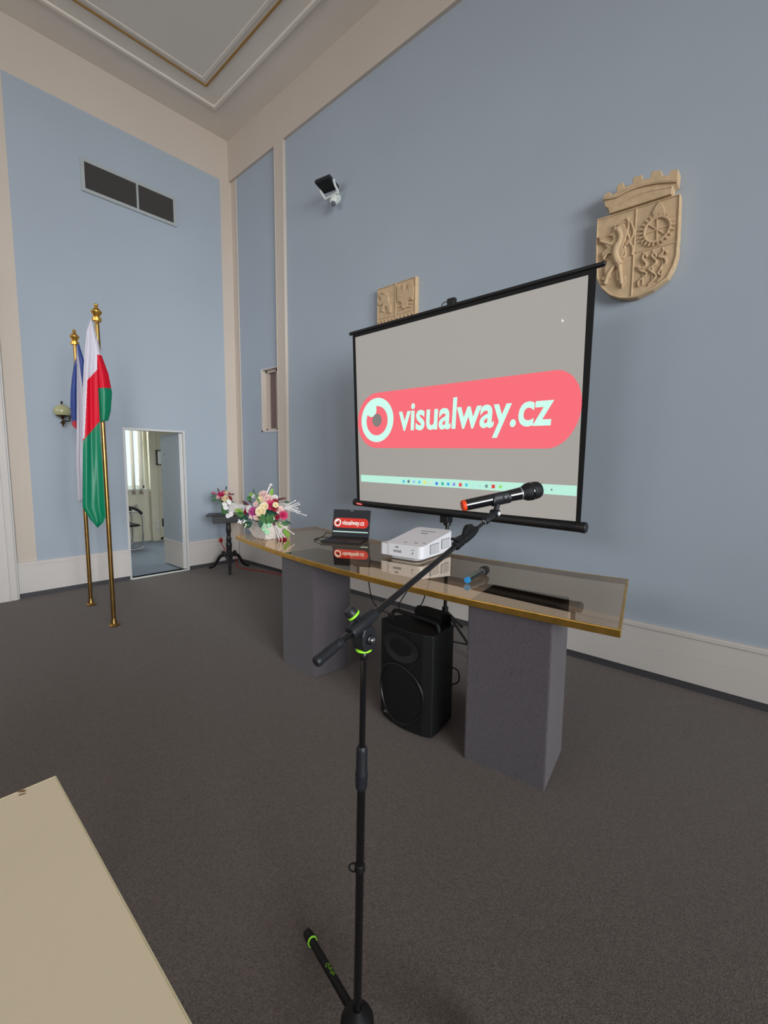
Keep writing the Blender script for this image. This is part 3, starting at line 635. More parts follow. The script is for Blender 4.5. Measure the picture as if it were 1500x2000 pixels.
for pts_, r_ in (([(0.62,0.92),(0.72,0.80),(0.66,0.66)], 0.019), ([(0.66,0.70),(0.58,0.58),(0.66,0.44),(0.76,0.36)], 0.024), ([(0.60,0.66),(0.34,0.74),(0.06,0.82)], 0.010), ([(0.56,0.56),(0.34,0.60),(0.20,0.52)], 0.010), ([(0.74,0.36),(0.80,0.20),(0.86,0.05)], 0.014), ([(0.66,0.40),(0.44,0.30),(0.30,0.12)], 0.013)):
    b.tube(crom([(lx(p[0]), Yf-0.010, lz(p[1])) for p in pts_], 5), r_, 'stone', 10)
for k in range(5): b.sphere((lx(0.55+0.07*k), Yf-0.012, lz(0.995)), 0.005, 'stone', 8, 6)
b.build('lion', cr, bevel=0.004)
b = MB(); gx, gz = CREST_GEAR
R0 = 0.072
b.tube([(gx+R0*math.cos(a), Yf-0.004, gz+R0*math.sin(a)) for a in [2*math.pi*k/40 for k in range(40)]], 0.009, 'stone', 8, closed=True)
for k in range(22):
    a = 2*math.pi*k/22; c, s_ = math.cos(a), math.sin(a)
    b.box((0.078, -0.012, -0.005), (0.098, 0.006, 0.005), 'stone', Matrix.Translation((gx, Yf, gz)) @ Matrix.Rotation(-a, 4, 'Y'))
for a in (0.1, math.pi/2+0.05, 2.4, -0.75):
    b.tube([(gx-0.064*math.cos(a), Yf-0.003, gz-0.064*math.sin(a)), (gx+0.064*math.cos(a), Yf-0.003, gz+0.064*math.sin(a))], 0.0045, 'stone', 6)
b.build('gear', cr)
b = MB(); fx, fz = CREST_FLAME
b.prism([(-0.03,-0.035),(0.0,-0.045),(0.03,-0.032),(0.034,0.0),(0.018,0.035),(0.0,0.055),(-0.02,0.03),(-0.034,0.0)], lambda p: V(fx+p[0]-0.004, Yf+0.004, fz+p[1]), lambda p: V(fx+p[0]-0.004, Yf-0.010, fz+p[1]), 'stone'); b.build('flame', cr, bevel=0.004)
for r_ in CREST_RODS:
    b = MB(); c_tube(b, r_, Yf-0.002, 0.005, 1); b.build('rod', cr)
for r_ in CREST_SNAKES:
    b = MB(); b.tube(crom([(p[0], Yf-0.006, p[1]) for p in r_], 4), 0.0075, 'stone', 8, taper=lambda t: 1.1-0.7*abs(t-0.35)); b.build('snake', cr)

# quartered plaque behind the screen
pl = thing('carved_plaque', (-2.93, YW, 2.5), 'tan carved stone plaque with heraldic beasts, half hidden behind projection screen', 'plaque')
px0, px1 = PLAQUE[0][0], PLAQUE[1][0]; pz1 = (PLAQUE[0][1]+PLAQUE[1][1])/2; pz0 = pz1-0.66
b = MB(); b.box((px0, 3.39, pz0), (px1, YW, pz1), 'stone'); b.build('slab', pl, bevel=0.004)
b = MB(); b.tube([(px0+0.008, 3.39, pz0+0.008), (px1-0.008, 3.39, pz0+0.008), (px1-0.008, 3.39, pz1-0.008), (px0+0.008, 3.39, pz1-0.008)], 0.008, 'stone', 6, closed=True)
dx_ = PLAQUE[4][0]; dz_ = (PLAQUE[6][1]+PLAQUE[7][1])/2
b.box((dx_-0.010, 3.383, pz0), (dx_+0.006, 3.39, pz1), 'stone'); b.box((px0, 3.385, dz_-0.006), (px1, 3.39, dz_+0.006), 'stone'); b.build('dividers', pl)
b = MB(); crest_relief(b, PLAQUE_LION, 3.392, 3.376); b.build('lion', pl, bevel=0.003)
b = MB(); crest_relief(b, PLAQUE_EAGLE, 3.392, 3.376)
for k in range(7):
    for sgn in (-1, 1):
        cx_ = (dx_+px1)/2+0.005; z_ = pz1-0.075-k*0.026
        b.tube([(cx_+sgn*0.035, 3.377, z_-0.02), (cx_+sgn*(0.10-0.004*k), 3.380, z_+0.012-0.008*k)], 0.0045, 'stone', 5)
b.build('eagle', pl, bevel=0.002)
b = MB()
for (bx0, bx1) in ((px0+0.03, dx_-0.03), (dx_+0.03, px1-0.03)):
    for k in range(5):
        xx = lerp(bx0, bx1, k/4); b.tube(crom([(xx, 3.383, dz_-0.03), (xx+0.012, 3.381, dz_-0.08), (xx-0.008, 3.383, dz_-0.14), (xx+0.01, 3.385, dz_-0.22)], 3), 0.007, 'stone', 6)
b.build('lower_relief', pl)

# floor-level round socket on the base board behind the long table
b = MB(); sxk = -1.815
b.lathe([(0.045, 0), (0.045, 0.006), (0.038, 0.010), (0.034, 0.004), (0.0, 0.004)], (sxk, YW-0.02, 0.235), (0, -1, 0), 'outlet', 26); tag(b.build('wall_socket'), 'round white wall socket in base board behind the long table', 'socket')

# ================================================================ flags
def flagpole(P, H, label):
    t = thing('flagpole', (P[0], P[1], 0), label, 'flagpole', None)
    x, y = P
    b = MB(); b.lathe([(0.040, 0), (0.042, 0.008), (0.036, 0.018), (0.026, 0.026), (0.022, 0.05), (0.0195, 0.07)], (x, y, 0), (0,0,1), 'brass_old', 24); b.build('base', t)
    b = MB(); b.cyl((x, y, 0.06), (x, y, H-0.13), 0.0185, 0.0165, 'brass_old', 20); b.build('shaft', t)
    b = MB(); b.lathe([(0.018, 0), (0.034, 0.002), (0.035, 0.028), (0.030, 0.032), (0.020, 0.038), (0.026, 0.048), (0.030, 0.058), (0.040, 0.072), (0.041, 0.080), (0.032, 0.088), (0.020, 0.104), (0.011, 0.112), (0.009, 0.116), (0.015, 0.124), (0.016, 0.132), (0.010, 0.141), (0.001, 0.144)], (x, y, H-0.144), (0,0,1), 'brass', 26); b.build('finial', t)
    return t
PR, PL = (-4.347, 1.27), (-5.147, 1.308)
flagpole(PR, 2.735, 'tall brass flagpole nearest the camera, holding the white red green flag')
flagpole(PL, 2.685, 'brass flagpole further back, holding the blue white red flag')

def interp(L, z):
    for i in range(len(L)-1):
        (s0, z0), (s1, z1) = L[i], L[i+1]
        if z1 <= z <= z0: return lerp(s0, s1, (z0-z)/(z0-z1) if z0 != z1 else 0)
    return L[0][0] if z > L[0][1] else L[-1][0]
def sheet(b, P, sdir, vdir, LL, RR, depth, folds, amp, colfn, nz=70, nu=26, thick=0.003, phase=0.0, bulge=0.0):
    """draped cloth between two edge curves; positive depth = towards the room"""
    zt = min(LL[0][1], RR[0][1]); zb = max(LL[-1][1], RR[-1][1])
    sd, vd = Vector(sdir), Vector(vdir); O = V(P[0], P[1], 0)
    vs, keys = [], []
    for side in (0, 1):
        for i in range(nz+1):
            fz = i/nz
            zl = lerp(LL[0][1], LL[-1][1], fz); zr = lerp(RR[0][1], RR[-1][1], fz)
            sl, sr = interp(LL, zl), interp(RR, zr)
            for j in range(nu+1):
                u = j/nu; s = lerp(sl, sr, u); z = lerp(zl, zr, u)
                a = amp*min(1, fz*3+0.15)
                d = depth+a*math.sin(phase+2*math.pi*folds*u+0.7*math.sin(fz*4))+0.35*a*math.sin(phase*2+2*math.pi*folds*2.3*u+fz*5)+bulge*math.sin(math.pi*u)
                d += thick if side == 0 else 0
                vs.append(O+sd*s-vd*d+V(0,0,z)); keys.append((s, z))
    N = (nz+1)*(nu+1)
    W = nu+1
    for i in range(nz):
        for j in range(nu):
            q = [i*W+j, i*W+j+1, (i+1)*W+j+1, (i+1)*W+j]
            s = sum(keys[k][0] for k in q)/4; z = sum(keys[k][1] for k in q)/4
            m = colfn(s, z)
            b.add([vs[k] for k in q], [(0,1,2,3)], m, True); b.add([vs[N+k] for k in q], [(3,2,1,0)], m, True)
    edge = [(0, j) for j in range(nu+1)]+[(i, nu) for i in range(1, nz+1)]+[(nz, j) for j in range(nu-1, -1, -1)]+[(i, 0) for i in range(nz-1, 0, -1)]
    for k in range(len(edge)):
        a_, c_ = edge[k], edge[(k+1) % len(edge)]
        ia, ic = a_[0]*W+a_[1], c_[0]*W+c_[1]
        b.add([vs[ia], vs[ic], vs[N+ic], vs[N+ia]], [(0,1,2,3)], colfn(*keys[ia]), True)
def weld(o, d=0.0002):
    bm = bmesh.new(); bm.from_mesh(o.data); bmesh.ops.remove_doubles(bm, verts=bm.verts, dist=d); bmesh.ops.recalc_face_normals(bm, faces=bm.faces); bm.to_mesh(o.data); bm.free(); o.data.update()
def below(line, s, z):
    (s0, z0), (s1, z1) = line; return z < z0+(z1-z0)*(s-s0)/(s1-s0)
sR, vR = (0.280, 0.960, 0), (-0.960, 0.280, 0)
fg = thing('flag', (PR[0]+0.03, PR[1], 1.1), 'white, red and green satin flag hanging from the nearer flagpole', 'flag', None)
xw0 = FR_WR[0][0]
def colL(s, z):
    if not below(FR_WR, s, z): return 'white_cloth'
    (s0, z0), (s1, z1) = FR_RW
    if z > z1 and s < lerp(s0, s1, (z0-z)/(z0-z1)): return 'white_cloth'
    if not below(FR_RG, s, z): return 'red_cloth'
    return 'green_cloth'
def colS(s, z):
    if not below(FR_S1, s, z): return 'white_cloth'
    if not below(FR_S2, s, z): return 'red_cloth'
    return 'green_cloth'
b = MB(); sheet(b, PR, sR, vR, FR_LONG_L, FR_LONG_R, 0.055, 1.1, 0.011, colL, nz=160, nu=56, phase=0.5); o = b.build('cloth', fg); weld(o)
b = MB(); sheet(b, PR, sR, vR, FR_SHORT_L, FR_SHORT_R, 0.030, 0.5, 0.008, colS, nz=80, nu=24, phase=0.3, bulge=0.03); o = b.build('folded_cloth', fg); weld(o)
b = MB(); b.tube([(PR[0]+0.03, PR[1]-0.012, 2.60+0.012*math.sin(a)) if False else (PR[0]+0.028+0.010*math.cos(a), PR[1]-0.010, 2.585+0.016*math.sin(a)) for a in [2*math.pi*k/14 for k in range(14)]], 0.003, 'brass', 6, closed=True); b.build('hanging_ring', fg)
sL, vL_ = (0.246, 0.969, 0), (-0.969, 0.246, 0)
fg = thing('flag', (PL[0]+0.03, PL[1], 1.3), 'blue, white and red satin flag hanging from the rear flagpole', 'flag', None)
b = MB(); sheet(b, PL, sL, vL_, FL_WHITE_L, FL_WHITE_R, 0.060, 1.2, 0.010, lambda s, z: 'white_cloth', nz=50, nu=18); o = b.build('cloth', fg); weld(o)
b = MB(); sheet(b, PL, sL, vL_, FL_BLUE_L, FL_BLUE_R, 0.035, 0.5, 0.006, lambda s, z: 'red_cloth2' if below(FL_RED, s, z) else 'blue_cloth', nz=60, nu=16, bulge=0.02); o = b.build('folded_cloth', fg); weld(o)
b = MB(); sheet(b, PL, sL, vL_, FL_BR_L, FL_BR_R, 0.085, 0.5, 0.005, lambda s, z: 'blue_cloth', nz=30, nu=12, bulge=0.01); o = b.build('folded_cloth', fg); weld(o)

# ================================================================ long glass table
TZ = 0.82
front = [(-3.521,1.997),(-3.20,1.932),(-2.867,1.874),(-2.55,1.832),(-2.237,1.801),(-1.95,1.783),(-1.713,1.779),(-1.40,1.783),(-1.078,1.797),(-0.87,1.816),(-0.607,1.840),(-0.439,1.859)]
backe = [(-0.629,2.750),(-0.836,2.718),(-1.118,2.690),(-1.42,2.670),(-1.75,2.660),(-2.10,2.664),(-2.45,2.680),(-2.80,2.722),(-3.195,2.792),(-3.481,2.859)]
outline = front+backe
def inset(poly, d):
    n = len(poly); out = []
    for i in range(n):
        p0, p1, p2 = Vector(poly[i-1]), Vector(poly[i]), Vector(poly[(i+1) % n])
        e1, e2 = (p1-p0).normalized(), (p2-p1).normalized()
        n1, n2 = Vector((-e1.y, e1.x)), Vector((-e2.y, e2.x)); nn = (n1+n2).normalized()
        out.append(tuple(p1+nn*d/max(0.3, nn.dot(n1))))
    return out
tb = thing('long_table', (-2.0, 2.25, 0), 'long curved table with tinted glass top, brass edge and two carpeted pedestals', 'table')
inn = inset(outline, 0.010)
b = MB(); b.prism(inn, lambda p: V(p[0], p[1], TZ-0.010), lambda p: V(p[0], p[1], TZ-0.001), 'glass_under'); b._m('table_glass')
nt_ = len(tessellate_polygon([[V(p[0], p[1], 0) for p in inn]]))
for k in range(nt_): b.mi[k] = 1                     # the reflecting upper face
b.build('glass_top', tb)
b = MB(); n = len(outline); vs = []
inn2 = inset(outline, 0.012)
for L, z in ((outline, TZ-0.032), (outline, TZ), (inn2, TZ), (inn2, TZ-0.032)): vs += [V(p[0], p[1], z) for p in L]
fs = []
for k in range(4):
    for i in range(n):
        j = (i+1) % n; fs.append((k*n+i, k*n+j, ((k+1) % 4)*n+j, ((k+1) % 4)*n+i))
b.add(vs, fs, 'brass'); b.build('brass_edging', tb, bevel=0.0025)
for c4 in ([(-1.095,1.822),(-0.705,1.867),(-0.760,2.213),(-1.150,2.168)], [(-2.668,1.868),(-2.290,1.850),(-2.262,2.165),(-2.640,2.180)]):
    b = MB(); b.prism(c4, lambda p: V(p[0], p[1], 0.0), lambda p: V(p[0], p[1], TZ-0.012), 'ped'); b.build('pedestal', tb, bevel=0.008)

# ================================================================ projection screen on its stand
O_, U_, V_, N_ = Vector(SCR_O), Vector(SCR_U), Vector(SCR_V), Vector(SCR_N)
def sp(u, v, d=0.0): return O_+U_*u+V_*v+N_*d
ps = thing('projection_screen', (-1.98, 2.94, 0), 'black tripod projection screen showing a red pill shaped logo, behind the long table', 'screen')
def slab(b, pts, d0, d1, m): b.prism(pts, lambda p: sp(p[0], p[1], d0), lambda p: sp(p[0], p[1], d1), m)
b = MB(); slab(b, [(-0.034, 0.042), (1.972, 0.040), (1.932, -1.425), (-0.065, -1.406)], -0.0035, -0.001, 'black_matte'); b.build('black_border', ps)
b = MB(); slab(b, SCR_FAB, -0.002, 0.0, 'screen'); fab = b.build('fabric', ps)
b = MB(); b.cyl(sp(-0.062, 0.041, -0.006), sp(2.005, 0.038, -0.006), 0.0145, None, 'black', 14)
for u in (-0.062, 2.005): b.sphere(sp(u, 0.04, -0.006), 0.0150, 'black', 12, 8)
b.build('top_bar', ps)
b = MB(); p0, p1 = sp(-0.114, -1.432, -0.022), sp(1.962, -1.452, -0.022)
b.lathe([(0.022, -0.004), (0.032, 0.0), (0.034, 0.02), (0.033, 0.025), (0.033, (p1-p0).length-0.03), (0.035, (p1-p0).length-0.028), (0.035, (p1-p0).length-0.006), (0.030, (p1-p0).length)], p0, p1-p0, 'black', 26)
b.build('case_tube', ps)
b = MB(); slab(b, [(-0.062,-1.430),(0.012,-1.434),(0.014,-1.450),(-0.060,-1.446)], 0.006, 0.0135, 'lcd_red'); slab(b, [(-0.052,-1.437),(0.004,-1.440),(0.004,-1.443),(-0.052,-1.440)], 0.0135, 0.0142, 'lcd_white'); b.build('red_label', ps, bevel=0.002)
b = MB(); slab(b, [(1.812,-1.430),(1.905,-1.432),(1.905,-1.448),(1.812,-1.446)], 0.004, 0.0115, 'grey_plastic'); b.build('grey_label', ps)
px_, py_ = -1.98, 2.945
b = MB(); b.cyl((px_, py_, 0.0), (px_, py_, 1.10), 0.0145, None, 'black', 16); b.cyl((px_, py_, 1.10), (px_, py_, 2.56), 0.011, None, 'black', 14); b.build('pole', ps)
b = MB(); b.cyl((px_, py_, 0.97), (px_, py_, 1.00), 0.030, None, 'black', 16); b.box((px_-0.035, py_-0.055, 0.995), (px_+0.035, py_+0.02, 1.06), 'black'); b.build('case_bracket', ps, bevel=0.003)
hk = sp(0.971, 0.058, -0.01)
b = MB(); b.tube([(px_, py_, 2.50), (px_, py_, 2.575), (hk.x+0.01, hk.y+0.03, hk.z+0.018)], 0.009, 'black', 8); b.box((-0.03, -0.018, -0.02), (0.03, 0.018, 0.032), 'black', Matrix.Translation(hk+V(0.02, 0, 0.0))); b.build('hook_arm', ps, bevel=0.003)
b = MB(); b.tube([hk+V(-0.035+0.030*math.cos(a), 0, 0.0+0.022*math.sin(a)) for a in [2*math.pi*k/14 for k in range(14)]], 0.0035, 'black', 6, closed=True); b.build('pull_loop', ps)
b = MB(); b.cyl((px_, py_, 0.24), (px_, py_, 0.31), 0.026, None, 'black', 16); b.build('leg_collar', ps)
for a in (math.radians(-17), math.radians(103), math.radians(223)):
    dx, dy = math.cos(a), math.sin(a)
    b = MB(); P = lambda r, z: V(px_+dx*r, py_+dy*r, z)
    b.tube([P(0.02, 0.275), P(0.42, 0.012)], 0.010, 'black', 8); b.sphere(P(0.42, 0.014), 0.014, 'black_matte', 10, 6); b.build('leg', ps)
    b = MB(); b.tube([P(0.0, 0.035), P(0.30, 0.10)], 0.007, 'black', 8); b.build('brace', ps)

# graphics: shapes drawn flat in logo units, then laid on the surface
def pill(W, n=24, kr=0.78):
    pts = []
    for k in range(n+1): a = -math.pi/2+math.pi*k/n; pts.append((W+kr*math.cos(a), math.sin(a)))
    for k in range(n+1): a = math.pi/2+math.pi*k/n; pts.append((-W+math.cos(a), math.sin(a)))
    return pts
def disc(cx, cy, r, n=40): return [(cx+r*math.cos(2*math.pi*k/n), cy+r*math.sin(2*math.pi*k/n)) for k in range(n)]
def flat(b, poly, fn, d, m):
    vs = [fn(p[0], p[1], d) for p in poly]
    tris = tessellate_polygon([[V(p[0], p[1], 0) for p in poly]])
    b.add(vs, [tuple(t) for t in tris], m)
TXT = text_mesh('visualway.cz', 0.022)
def logo(parent, fn, mats, W=3.1, kr=0.74):
    b = MB(); flat(b, pill(W, 24, kr), fn, 0.0006, mats[0]); p = b.build('logo_pill', parent)
    b = MB(); flat(b, disc(-W, 0.02, 0.80), fn, 0.0012, mats[1])
    flat(b, disc(-W, 0.0, 0.53), fn, 0.0018, mats[0]); flat(b, disc(-W-0.27, 0.40, 0.25, 24), fn, 0.0024, mats[1]); flat(b, disc(-W+0.01, 0.02, 0.235, 24), fn, 0.0030, mats[2]); b.build('logo_eye', parent)
    vs, fs = TXT
    x0, x1 = min(v.x for v in vs), max(v.x for v in vs)
    # letter heights: x-height of the font maps to 0.67 logo units
    xh = 0.50
    b = MB(); pts = [fn(-2.06+(v.x-x0)/(x1-x0)*5.22, -0.36+v.y/xh*0.66, 0.0012) for v in vs]
    b.add(pts, fs, mats[1]); b.build('logo_lettering', parent)
H_ = LOGO_H
def on_screen(x, y, d):
    w = H_[2][0]*x+H_[2][1]*y+H_[2][2]
    return sp((H_[0][0]*x+H_[0][1]*y+H_[0][2])/w, (H_[1][0]*x+H_[1][1]*y+H_[1][2])/w, d)
logo(fab, on_screen, ('logo_red', 'logo_mint', 'logo_pupil'))
uv = lambda u, v, d: sp(u, v, d)
b = MB(); flat(b, [(0.001,-1.176),(1.9045,-1.193),(1.9035,-1.257),(0.0,-1.236)], uv, 0.0006, 'task_mint'); tk = b.build('projected_taskbar', fab)
icol = [rgb(70,190,235), rgb(90,120,120), rgb(150,200,240), rgb(80,200,240), rgb(235,235,120), rgb(215,235,200), rgb(60,120,235), rgb(40,180,160), rgb(60,170,235), rgb(140,150,235), rgb(230,80,80), rgb(70,205,235), rgb(180,240,225), rgb(185,235,225), rgb(120,150,150), rgb(225,60,60), rgb(150,230,120), rgb(100,110,110)]
for k, (u, v) in enumerate(SCR_ICONS):
    nm = 'icon_colour_%d' % k
    M[nm] = glow(nm, icol[k], 0.95)
    b = MB(); r = 0.013 if k != 17 else 0.006
    v = v if k != 17 else v
    flat(b, [(u-r, v-r), (u+r, v-r), (u+r, v+r), (u-r, v+r)] if k in (10, 15, 4) else disc(u, v, r, 12), uv, 0.0012, nm); b.build('taskbar_icon', fab)
b = MB(); u, v = SCR_CUR[0]; flat(b, [(u-0.006, v+0.012), (u-0.006, v-0.010), (u+0.008, v-0.004)], uv, 0.0008, 'lcd_white'); b.build('mouse_pointer', fab)

# ================================================================ laptop
LB, LR_ = V(-2.835, 2.488, TZ), V(-2.541, 2.637, TZ)
ax = (LR_-LB).normalized(); wl = 0.33; ay = V(ax.y, -ax.x, 0)      # ay points to the user side
lp = thing('laptop', LB+ax*wl/2+ay*0.1, 'open black laptop showing the red pill logo, standing on the glass table', 'laptop')
def lfn(u, f, z): return LB+ax*u+ay*f+V(0,0,z)
ML = Matrix((ax, ay, V(0,0,1))).transposed().to_4x4(); ML.translation = LB
b = MB(); b.box((0, 0, 0.002), (wl, 0.235, 0.018), 'laptop', ML); b.build('base', lp, bevel=0.004)
b = MB()
for r in range(5):
    for c in range(13): b.box((0.022+c*0.022, 0.025+r*0.019, 0.018), (0.041+c*0.022, 0.041+r*0.019, 0.0195), 'keys', ML)
b.build('keyboard', lp)
b = MB(); b.box((0.115, 0.135, 0.018), (0.215, 0.215, 0.0186), 'keys', ML); b.build('touchpad', lp)
b = MB(); b.cyl(lfn(0.03, -0.002, 0.018), lfn(0.30, -0.002, 0.018), 0.006, None, 'laptop', 12); b.build('hinge', lp)
tilt = math.radians(14); sv = (V(0,0,1)*math.cos(tilt)-ay*math.sin(tilt)); sn = ay*math.cos(tilt)+V(0,0,1)*math.sin(tilt)
SL = Matrix((ax, sn, sv)).transposed().to_4x4(); SL.translation = lfn(0, -0.004, 0.016)
b = MB(); b.box((0, -0.006, 0), (wl, 0.0, 0.232), 'laptop', SL); b.build('lid', lp, bevel=0.003)
b = MB(); b.box((0.006, 0.0, 0.016), (wl-0.006, 0.0012, 0.226), 'lcd_black', SL); disp = b.build('display', lp)
def on_lap(x, y, d): return SL @ V(0.163+x*0.0375, 0.0014+d*0.5, 0.119+y*0.041)
logo(disp, on_lap, ('lcd_red', 'lcd_white', 'lcd_black'), kr=1.0)
b = MB(); b.add([SL @ V(0.010, 0.002, 0.040), SL @ V(wl-0.012, 0.002, 0.040), SL @ V(wl-0.012, 0.002, 0.050), SL @ V(0.010, 0.002, 0.050)], [(0,1,2,3)], 'lcd_task'); b.build('taskbar', disp)
b = MB(); b.box((0.150, 0.0012, 0.2215), (0.178, 0.002, 0.2235), 'lcd_task', SL); b.build('webcam', lp)
b = MB(); b.tube(crom([lfn(0.0, 0.03, 0.010), lfn(-0.05, 0.04, 0.012), lfn(-0.10, 0.09, 0.006), lfn(-0.085, 0.15, 0.006), lfn(-0.03, 0.12, 0.030), lfn(-0.03, 0.02, 0.050), lfn(0.01, -0.015, 0.03)], 6), 0.0035, 'cable', 6)
tag(b.build('laptop_cable'), 'black cable curling beside the laptop on the glass table', 'cable')

# ================================================================ projector
F0, F1, B1 = V(-2.035, 2.217, 0), V(-1.715, 2.255, 0), V(-1.745, 2.640, 0)
pj = thing('projector', (-1.88, 2.43, TZ), 'white projector with grey side grilles standing on the glass table', 'projector')
px = (F1-F0).normalized(); pyv = V(-px.y, px.x, 0); wj = 0.335; dj = 0.43
ph = lambda y: 0.102+0.062*y/0.43
MP = Matrix((px, pyv, V(0,0,1))).transposed().to_4x4(); MP.translation = V(F0.x, F0.y, TZ)
def rr(x0, y0, x1, y1, r, n=5):
    o = []
    for (cx, cy, a0) in ((x1-r, y0+r, -90), (x1-r, y1-r, 0), (x0+r, y1-r, 90), (x0+r, y0+r, 180)):
        for k in range(n+1): a = math.radians(a0+90*k/n); o.append((cx+r*math.cos(a), cy+r*math.sin(a)))
    return o
b = MB()
body = rr(0.045, 0, wj, dj, 0.035)
b.prism(body, lambda p: MP @ V(p[0], p[1], 0.022), lambda p: MP @ V(p[0], p[1], ph(p[1])), 'proj_white')
b.build('body', pj, bevel=0.009, seg=3)
b = MB(); b.prism(rr(0.0, 0.004, 0.11, 0.13, 0.025), lambda p: MP @ V(p[0], p[1], 0.022), lambda p: MP @ V(p[0], p[1], 0.098), 'proj_white'); b.build('lens_housing', pj, bevel=0.008, seg=3)
b = MB(); b.prism(rr(0.07, 0.012, 0.30, 0.34, 0.04), lambda p: MP @ V(p[0], p[1], 0.004), lambda p: MP @ V(p[0], p[1], 0.024), 'proj_base'); b.build('underside', pj, bevel=0.006)
for (x, y) in ((0.09, 0.05), (0.28, 0.05), (0.19, 0.33)):
    b = MB(); b.cyl(MP @ V(x, y, 0), MP @ V(x, y, 0.008), 0.012, None, 'black_matte', 12); b.build('foot', pj)
for (y0, y1, z0, z1) in ((0.10, 0.225, 0.040, 0.104), (0.255, 0.375, 0.052, 0.118)):
    b = MB(); b.box((wj-0.002, y0, z0), (wj+0.0015, y1, z1), 'proj_grey', MP)
    k = y0+0.008
    while k < y1-0.004:
        b.box((wj+0.001, k, z0+0.003), (wj+0.004, k+0.004, z1-0.003), 'proj_white', MP); k += 0.010
    b.build('vent_grille', pj)
vs, fs = text_mesh('EPSON', 0.02)
tw = max(v.x for v in vs)
b = MB(); b.add([MP @ V(0.178-v.x/tw*0.062, -0.0008, 0.064-v.y*0.022) for v in vs], fs, 'ink'); b.build('maker_lettering', pj)
b = MB(); b.box((0.255, -0.001, 0.074), (0.272, 0, 0.077), 'ink', MP); b.box((0.259, -0.001, 0.054), (0.268, 0, 0.060), 'ink', MP); b.box((0.261, -0.001, 0.046), (0.266, 0, 0.052), 'ink', MP); b.build('front_marks', pj)
b = MB(); b.box((0.13, -0.001, 0.080), (0.155, 0.0, 0.088), 'proj_grey', MP); b.build('sensor_window', pj)
for (x, y, w) in ((0.165, 0.052, 0.018), (0.235, 0.066, 0.026), (0.295, 0.075, 0.018)):
    b = MB(); b.box((x, y, ph(y)-0.002), (x+w, y+0.008, ph(y)+0.002), 'ink', MP); b.build('top_mark', pj)
for k in range(5):
    b = MB(); b.box((0.13+0.024*k, 0.33, ph(0.33)-0.001), (0.146+0.024*k, 0.342, ph(0.342)+0.001), 'proj_grey', MP); b.build('control_button', pj)
b = MB(); b.box((0.16, 0.28, ph(0.28)-0.001), (0.21, 0.292, ph(0.292)+0.001), 'proj_grey', MP); b.build('status_panel', pj)

# ================================================================ microphones
def microphone(name, label, p0, p1, capm, bodym, rb, rh):
    p0, p1 = Vector(p0), Vector(p1); d = p1-p0; L = d.length; a = d.normalized()
    t = thing(name, p0, label, 'microphone', None)
    b = MB(); b.lathe([(rb*0.86, -0.001), (rb*0.98, 0.003), (rb*0.98, 0.012)], p0, a, capm, 24); b.build('end_cap', t)
    b = MB(); b.lathe([(rb, 0.010), (rb*1.02, 0.05), (rb*1.02, L*0.55), (rb*1.12, L*0.72)], p0, a, bodym, 28); b.build('body', t)
    b = MB(); b.lathe([(rb*1.12, L*0.72), (rb*1.16, L*0.725), (rb*1.16, L*0.735), (rb*1.12, L*0.74)], p0, a, 'alu', 28); b.build('ring', t)
    b = MB(); b.lathe([(rb*1.12, L*0.74), (rb*1.2, L*0.76), (rh*0.96, L*0.80), (rh, L*0.83), (rh, L*0.85), (rh*1.0, L*0.87), (rh*0.98, L*0.92), (rh*0.90, L*0.96), (rh*0.72, L*0.985), (rh*0.4, L*0.997), (0.001, L)], p0, a, 'mic_grille', 28); b.build('grille', t)
    b = MB(); b.lathe([(rh*1.0, L*0.845), (rh*1.03, L*0.85), (rh*1.03, L*0.872), (rh*1.0, L*0.877)], p0, a, 'mic_body', 28); b.build('grille_band', t)
    return t
m1p0, m1p1 = V(-0.725, 1.156, 1.326), V(-0.565, 1.349, 1.377)
mt = microphone('handheld_microphone', 'black handheld microphone with orange end cap, clipped on the boom stand', m1p0, m1p1, 'orange', 'mic_body', 0.0172, 0.0275)
ma = (m1p1-m1p0).normalized(); side = ma.cross(V(0,0,1)).normalized(); up = side.cross(ma)
mc = m1p0+(m1p1-m1p0)*0.46
if side.dot(V(0,-1,0)) < 0: side = -side
b = MB(); b.lathe([(0.009, 0), (0.0085, 0.003), (0.006, 0.004)], mc+side*0.0195+ma*0.012, side, 'black', 14); b.build('switch', mt)
microphone('handheld_microphone', 'black handheld microphone with blue end cap, lying on the glass table', V(-1.232, 2.030, TZ+0.0185), V(-1.268, 2.300, TZ+0.0265), 'blue_cap', 'mic_body', 0.0180, 0.0265)

# ================================================================ microphone stand with boom
st = thing('microphone_stand', (-0.672, 0.667, 0), 'black boom microphone stand with lime green rings, nearest the camera', 'stand')
bx, by = -0.672, 0.667
def mp(z): # the tube leans very slightly
    return V(bx+0.0085*(z-0.12)/0.95, by+0.0085*(z-0.12)/0.95, z)
b = MB(); b.lathe([(0.030, -0.055), (0.037, -0.05), (0.040, -0.03), (0.040, -0.005), (0.034, 0.008), (0.018, 0.020), (0.012, 0.026)], mp(0.125), (0,0,1), 'black_matte', 26); b.build('leg_hub', st)
b = MB(); b.cyl(mp(0.08), mp(0.73), 0.0098, None, 'black_gloss', 20); b.build('lower_tube', st)
b = MB(); b.lathe([(0.0100, 0), (0.0128, 0.004), (0.0135, 0.012), (0.0135, 0.028), (0.0143, 0.034), (0.0143, 0.040), (0.0128, 0.046), (0.0126, 0.094), (0.0118, 0.100), (0.0095, 0.104)], mp(0.717), mp(0.82)-mp(0.717), 'grey_plastic', 26); b.build('height_clutch', st)
b = MB(); b.cyl(mp(0.80), mp(1.055), 0.0070, None, 'black_gloss', 18); b.build('upper_tube', st)
